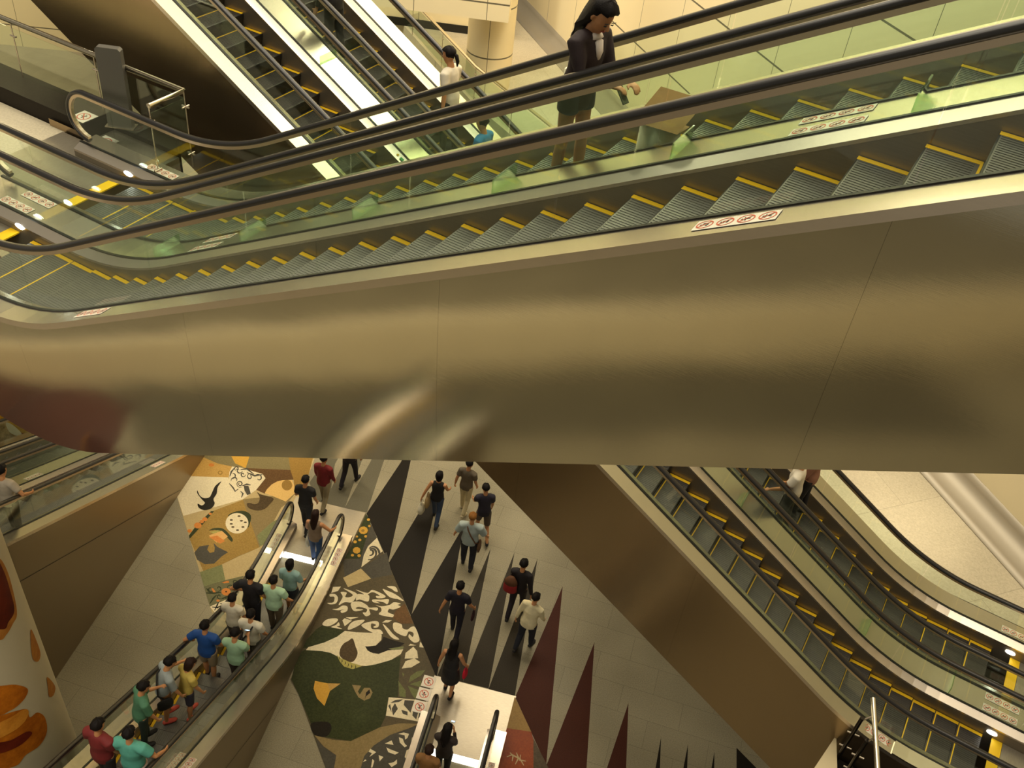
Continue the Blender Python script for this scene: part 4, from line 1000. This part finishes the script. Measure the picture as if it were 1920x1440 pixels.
def phone(label, p, at_, lit=True):
    root = empty('mobile_phone', wl(p, at_), -rad(p['az'])); tag(root, label, 'phone'); root.rotation_euler = (rad(-50), 0, -rad(p['az']))
    cs = MB().box(-.036, .036, -.075, .075, -.004, .004).build('case', M['rubber'], root)
    M.setdefault('screen', mat('phone_screen', (.55, .8, 1, 1), .2, emit=1.6))
    MB().box(-.032, .032, -.068, .068, .0041, .0052).build('screen', M['screen'] if lit else M['glass'], cs)

def walk(a): return dict(legL=(a, 6), legR=(-a*.8, 24 if a > 0 else 4)) if a >= 0 else dict(legL=(a*.8, 24), legR=(-a, 6))
G1 = 'people walking on the patterned floor'; G2 = 'riders on the crowded lower escalator'; G3 = 'people on the second landing'; G4 = 'riders on the long diagonal pair'
BLK = (16, 13, 15)
person('person in red top and pale trousers at the edge below the crossing escalator', (-4.14, 15.82, 0), 12, 1.68, ('long', (120, 22, 24)), ('trousers', (160, 145, 110)), 'short', group=G1, **walk(14))
person('person in dark trousers mostly hidden above, near the dark floor points', (-3.69, 16.67, 0), 15, 1.70, ('tee', (30, 26, 30)), ('trousers', (26, 20, 28)), 'short', group=G1, **walk(-14))
p = person('person in black sleeveless dress top carrying white and tan bags', (-1.41, 15.83, 0), 8, 1.62, ('sleeveless', BLK), ('trousers', (46, 60, 84)), 'bob', group=G1, armL=(-22, 24, 10), armR=(22, 10, 30), **walk(16))
hbag('white plastic bag hanging from a walker in black', 'plastic_bag', 'bag', p, p['arms'][-1][2]+Vector((0, 0, -.05)), (214, 205, 178), .30, .30, .16, .14, shape='sack')
hbag('tan shoulder tote beside the walker in black', 'tote_bag', 'bag', p, p['T'](.16, -.10, -.22), (168, 140, 92), .28, .34, .12, .12)
person('person in grey top and cream trousers at the brown cladding edge', (-.77, 16.27, 0), 20, 1.68, ('tee', (96, 84, 66)), ('trousers', (196, 180, 138)), 'short', group=G1, armL=(-14, 16, 20), shoes=(190, 175, 140), **walk(8))
person('person in dark tee and knee shorts, partly cut by the brown cladding', (-.26, 15.54, 0), -12, 1.68, ('tee', (30, 24, 40)), ('shorts', (84, 70, 56)), 'short', group=G1, lean=8, armL=(26, 10, 30), **walk(18))
p = person('broad person in pale blue shirt with reddish hair and diagonal strap', (-.49, 14.62, 0), 5, 1.68, ('half', (164, 176, 172)), ('trousers', (24, 26, 36)), 'short', HAIRO, group=G1, wide=1.22, armL=(4, 22, 16), armR=(10, 22, 22), **walk(5))
strap_over('brown strap and bag across a pale blue shirt', p, (96, 66, 40), 1)
p = person('person in black tee and dark jeans walking toward the second landing', (-.53, 12.67, 0), 10, 1.70, ('tee', (20, 14, 30)), ('trousers', (20, 17, 32)), 'short', group=G1, armL=(-20, 22, 16), armR=(6, 20, 22), **walk(12))
hbag('small dark red bag swinging beside a walker in black tee', 'hand_bag', 'bag', p, p['arms'][1][2]+Vector((0, 0, -.05)), (52, 16, 22), .24, .20, .07, .10)
p = person('tall person in black with a red backpack slung on one side', (.74, 13.43, 0), 15, 1.76, ('long', (22, 14, 20)), ('trousers', (26, 16, 24)), 'short', group=G1, armR=(-14, 16, 14), **walk(-12))
bp = empty('backpack', wl(p, p['T'](.18, -.16, -.16)), -rad(15)); tag(bp, 'red and brown backpack on the person in black', 'bag')
mb = MB(); etube(mb, [(0, 0, -.24), (0, -.02, -.18), (0, -.02, .05), (0, 0, .2)], [(.13, .07), (.16, .10), (.15, .09), (.09, .05)]); mb.build('pack_body', cloth((150, 32, 34)), bp)
mb = MB(); etube(mb, [(0, -.02, .06), (0, -.03, .14), (0, 0, .23)], [(.155, .10), (.14, .095), (.07, .05)]); mb.build('pack_lid', cloth((92, 54, 26)), bp)
MB().tube([(-.06, .05, .18), (-.03, .14, .22), (0, .2, .12)], .014, 6).build('pack_strap', cloth((40, 26, 18)), bp)
person('person in loose white shirt walking beside the one with the red backpack', (1.01, 12.59, 0), 25, 1.66, ('long', (226, 212, 170)), ('trousers', (26, 28, 38)), 'short', group=G1, lean=14, wide=1.15, armL=(-20, 14, 16), armR=(12, 8, 18), **walk(-9))
p = person('person in long black dress with a bright red bag on the steel landing', (-.47, 11.28, .016), 12, 1.62, ('sleeveless', BLK), ('dress', BLK), 'long', group=G3, armL=(-6, 16, 12), armR=(4, 18, 20), **walk(5))
hbag('bright red handbag beside a long black dress', 'hand_bag', 'bag', p, p['arms'][1][2]+Vector((-.02, -.02, .0)), (214, 26, 52), .22, .26, .09, .06)
p = person('person with long black hair looking at a lit phone on the steel landing', (-.36, 9.44, .02), 10, 1.62, ('long', (44, 34, 30)), ('trousers', (20, 16, 18)), 'long', group=G3, nod=26, armL=(20, 4, 105, .5), armR=(20, 4, 105, .5))
phone('lit phone held above the steel landing', p, p['T'](.42, .40, .02))
p = person('person with tan top and dark hair at the bottom edge beside the left handrail', (-.63, 8.99, .03), 10, 1.62, ('tee', (140, 98, 52)), ('trousers', (34, 28, 26)), 'short', HAIRB, group=G3)
# riders facing down the crowded escalator
DF = 7.7
def fr(x, y): return hF*(-11.48+x) + lF*(6.092-y)
def frz(x):
    N = ESC['F'][1]; k0 = -1.87+.1*PITCH
    i = math.floor((x-k0)/PITCH); return max(0.016, N(k0+i*PITCH+.02)-.002) if x > -1.8 else .016
def rider(label, x, y, **kw):
    q = fr(x, y); az = kw.pop('az', DF); return person(label, (q.x, q.y, frz(x)), az, group=G2, **kw)
rider('person in black tee and black trousers stepping off the crowded escalator', -2.84, -.26, h=1.7, top=('tee', BLK), bottom=('trousers', (18, 16, 20)), armL=(4, 14, 40), **walk(10))
p = rider('person with dark red hair, grey top and blue jeans touching the right handrail', -2.0, .30, h=1.62, top=('sleeveless', (140, 118, 96)), bottom=('trousers', (44, 74, 120)), hair='long', hairm=HAIRB, armL=(10, 12, 22), tgtR=(.36, .26, .98), **walk(6))
hbag('white carrier bag held by the rider in blue jeans', 'plastic_bag', 'bag', p, p['arms'][-1][2]+Vector((0, 0, -.05)), (205, 198, 176), .26, .36, .12, .12, shape='sack')
rider('person in pale blue blouse with dark tied hair, lower part of the crowded escalator', -.55, .30, h=1.62, top=('half', (140, 172, 168)), bottom=('skirt', (30, 34, 48)), hair='bob', armR=(10, 14, 40))
rider('person in pale mint polo shirt, right of the tall rider in black', .09, .22, h=1.68, top=('tee', (172, 206, 172)), bottom=('trousers', (92, 78, 58)), armL=(8, 18, 20), armR=(8, 22, 24), wide=1.1)
rider('tall person in black tee with hand on hip, left side of the crowded escalator', .16, -.24, h=1.76, top=('tee', (18, 15, 22)), bottom=('trousers', (22, 20, 30)), armL=(-20, 48, 60, 1.0), armR=(6, 10, 20), wide=1.08)
rider('person in white tee half hidden behind the tall rider in black', .85, -.30, h=1.62, top=('tee', (214, 206, 184)), bottom=('trousers', (70, 60, 50)), hair='short', armL=(10, 12, 30))
p = rider('person in white tee with a dark bag strap over one shoulder', 1.22, .26, h=1.64, top=('tee', (210, 202, 182)), bottom=('trousers', (80, 74, 66)), hair='short', armR=(8, 14, 20), wide=1.08)
strap_over('dark bag strap over a white tee', p, (40, 34, 34), -1)
p = rider('person in pale green tee looking at a phone, beside the rider in blue', 1.95, .30, h=1.64, top=('tee', (150, 184, 150)), bottom=('trousers', (56, 46, 38)), armL=(20, 8, 100, .5), armR=(20, 8, 100, .5), nod=24, wide=1.06)
phone('small lit phone held by the rider in pale green', p, p['T'](.38, .38, .08))
rider('person in bright blue tee and beige shorts leaning on the left handrail', 1.95, -.28, h=1.66, top=('tee', (20, 70, 140)), bottom=('shorts', (140, 124, 98)), armR=(10, 14, 24), tgtL=(-.36, .06, .99), wide=1.08)
rider('person in yellow top with dark curly hair in the middle of the crowded escalator', 3.2, .02, h=1.55, top=('tee', (196, 172, 84)), bottom=('shorts', (46, 44, 60)), hair='bob', hairm=HAIRB, az=40, nod=30, lean=10, shoes=(200, 84, 66))
p = rider('person in pale grey shirt with a dark belt strap and brown trousers', 3.45, -.24, h=1.66, top=('half', (150, 158, 158)), bottom=('shorts', (118, 82, 44)), az=52, nod=25, lean=14, shoes=(196, 78, 62), armL=(30, 16, 40))
strap_over('black strap around a pale grey shirt', p, (24, 22, 22), 1, (24, 22, 22))
rider('person in green patterned top leaning over the left handrail', 4.15, -.22, h=1.62, top=('half', (74, 122, 92)), bottom=('trousers', (30, 46, 38)), az=50, lean=10, nod=20, armL=(30, 10, 40))
rider('person in dark red tee at the bottom left of the crowded escalator', 5.12, -.24, h=1.70, top=('tee', (112, 28, 28)), bottom=('trousers', (24, 22, 26)), wide=1.12, armL=(4, 18, 20), az=20)
rider('person in teal tee resting a hand on the right handrail, bottom left', 5.11, .26, h=1.68, top=('tee', (84, 158, 142)), bottom=('trousers', (180, 160, 150)), tgtR=(.38, .24, .98), wide=1.16)
# woman on the far crossing escalator
def er_(e, x, y):
    az, sk, uc, zf = {'A1': (AZA, -8.12, -7.244, 11.265), 'B2': (AZB, -1.685, 12.044, 5.45), 'D1': (AZF, -16.1, 10.52, 0)}[e]
    a = rad(az); h_ = Vector((math.sin(a), math.cos(a), 0)); l_ = Vector((h_.y, -h_.x, 0)); q = h_*(sk+x)+l_*(uc-y)
    ph = {'A1': .35, 'B2': .75, 'D1': 0}[e]; k0 = (-1.67 if e == 'B2' else -1.65)+ph*PITCH
    i = math.floor((x-k0)/PITCH); return Vector((q.x, q.y, zf+ESC[e][1](k0+i*PITCH+.02)-.002))
p = person('person with long black hair in dark cardigan and shorts on the rear crossing escalator', er_('A1', 5.02, -.36), 128, 1.65, ('cardigan', (34, 18, 20)), ('short_shorts', (44, 42, 50)), 'long', group='riders on the crossing escalators', lean=6, nod=34, turn=-12,
           armL=(24, 6, 62, .35), armR=(26, 6, 66, .45), face=True, head=1.13, collar=(226, 214, 200), shoes=(40, 34, 32), legL=(6, 4), legR=(-2, 4))
phone('dark phone held by the person in the dark cardigan', p, p['T'](.13, .42, -.02), False)
q = er_('A1', 5.75, -.30); bx = empty('paper_bag', q, rad(-30)); tag(bx, 'brown and white paper shopping bag standing on the rear crossing escalator', 'bag')
mb = MB(); etube(mb, [(0, 0, .0), (0, 0, .15), (0, 0, .42)], [(.17, .10), (.175, .10), (.18, .11)], Vector((1, 0, 0)), 4); mb.build('bag_body', cloth((226, 216, 196)), bx)
mb = MB().add([(-.2, -.12, .40), (.2, -.12, .43), (.28, .12, .66), (-.12, .12, .64)], [(0, 1, 2, 3)]).add([(-.2, -.1, .40), (.2, -.1, .43), (.2, .1, .42), (-.2, .1, .40)], [(0, 1, 2, 3)]); mb.build('bag_flap', cloth((160, 118, 66)), bx)
UB = AZB
for lab, x, y, kw in (('person in black at the very top edge on the right long escalator', 11.15, .34, dict(h=1.7, top=('long', BLK), bottom=('trousers', (14, 12, 14)))),
    ('person in white tee and black trousers with tied hair on the right long escalator', 9.2, .0, dict(h=1.68, top=('tee', (218, 208, 186)), bottom=('trousers', (28, 26, 28)), hair='tied', armL=(-10, 12, 10))),
    ('person in bright blue top low on the upper right escalator, behind glass', 8.4, .24, dict(h=1.55, top=('tee', (44, 118, 168)), bottom=('trousers', (60, 50, 40)), hair='short')),
    ('person in white top just below the cladding edge on the right long escalator', 2.33, .36, dict(h=1.62, top=('tee', (216, 206, 184)), bottom=('trousers', (34, 30, 34)), armL=(20, 12, 40))),
    ('person in dusty pink top just below the cladding edge, farther rider', 2.20, -.15, dict(h=1.60, top=('long', (150, 104, 82)), bottom=('trousers', (26, 22, 26)), hair='bob'))):
    person(lab, er_('B2', x, y), UB, group=G4, **kw)
person('person in dark trousers at the left edge on the dark escalator', er_('D1', 6.05, .33), DF, 1.68, ('tee', (176, 164, 146)), ('trousers', (20, 19, 22)), 'short', group='riders at the lower left edge', tgtR=(.34, .2, 1.0))
# ------------------------------------------------------------------ camera, light, world
cd = bpy.data.cameras.new('camera'); cam = bpy.data.objects.new('camera', cd); C.objects.link(cam)
cd.sensor_width = 36; cd.lens = CAM_F/1920*36; cd.clip_end = 300
m4 = Matrix((CR, CU, -FW)).transposed().to_4x4(); m4.translation = EYE; cam.matrix_world = m4
bpy.context.scene.camera = cam
w = bpy.data.worlds.new('world'); bpy.context.scene.world = w; w.use_nodes = True
bg = w.node_tree.nodes['Background']; bg.inputs[0].default_value = (.95, .87, .69, 1); bg.inputs[1].default_value = .32
def area(loc, size, power, col=(1, .90, .70), target=None, sy=None):  # broad fill light, not a fitting of the building
    ld = bpy.data.lights.new('fill_light', 'AREA'); ld.shape = 'RECTANGLE'; ld.size = size; ld.size_y = sy or size; ld.energy = power; ld.color = col
    o = bpy.data.objects.new('fill_light', ld); C.objects.link(o); o.location = loc
    if target: o.rotation_euler = (Vector(target)-Vector(loc)).to_track_quat('-Z', 'Y').to_euler()
    return o
def spot(loc, target, power, ang=40, col=(1, .86, .62), r=.12, blend=.6):
    ld = bpy.data.lights.new('downlight', 'SPOT'); ld.energy = power; ld.color = col; ld.spot_size = rad(ang); ld.spot_blend = blend; ld.shadow_soft_size = r
    o = bpy.data.objects.new('downlight', ld); C.objects.link(o); o.location = loc
    o.rotation_euler = (Vector(target)-Vector(loc)).to_track_quat('-Z', 'Y').to_euler()
    return o
area((0, 16, 33), 26, 7600, sy=26)  # added soft fill over the whole atrium
def downlight(loc, power, r=.22):
    ld = bpy.data.lights.new('downlight', 'POINT'); ld.energy = power; ld.color = (1, .9, .72); ld.shadow_soft_size = r
    o = bpy.data.objects.new('downlight', ld); C.objects.link(o); o.location = loc
for k_, (x_, y_, z_) in enumerate([(-9, 6, 27), (-3, 10, 28), (4, 8, 28), (10, 12, 27), (-7, 17, 28), (0, 20, 28), (8, 20, 27), (-12, 26, 27), (-3, 29, 27), (6, 30, 26), (12, 24, 26), (0, 1, 28), (8, 2, 27)]):
    downlight((x_, y_, z_), 330)
area((6, 26, 22), 10, 3600, target=(6, 27, 8))  # fill added for the right wall and upper floor
area((-7, 2, 16), 5, 1100, target=(-13, 1, 1.2))  # fill added on the unseen left wall, for its reflection in the cladding
area((-22, 30, 20), 8, 5200, target=(-22, 40, 3))  # fill added to brighten the far wall at upper left
q_ = gp(1700, 985, 5.45); spot(q_+Vector((-1.2, -1.5, 7)), q_, 700, 22, blend=1.0)
q_ = gp(672, 1345, 0); spot(q_+Vector((0, 0, 5)), q_, 220, 6, blend=1.0)
q_ = gp(1590, 1020, 7.0); spot(q_+Vector((.6, -.6, 6)), q_, 420, 12, blend=.8)
q_ = gp(880, 1390, 0); spot(q_+Vector((.3, -.4, 6)), q_, 90, 13, blend=.9)
area((-2, 20, 24), 14, 2200, target=(0, 33, 17), sy=6)  # fill added on the back wall, so the steel decks reflect cream
sc = bpy.context.scene
sc.view_settings.view_transform = 'Standard'; sc.view_settings.look = 'None'; sc.view_settings.exposure = 0
sc.cycles.max_bounces = 10; sc.cycles.transparent_max_bounces = 40; sc.cycles.glossy_bounces = 5; sc.cycles.diffuse_bounces = 3
sc.cycles.use_denoising = True; sc.cycles.caustics_reflective = False; sc.cycles.caustics_refractive = False
sc.cycles.sample_clamp_indirect = 6
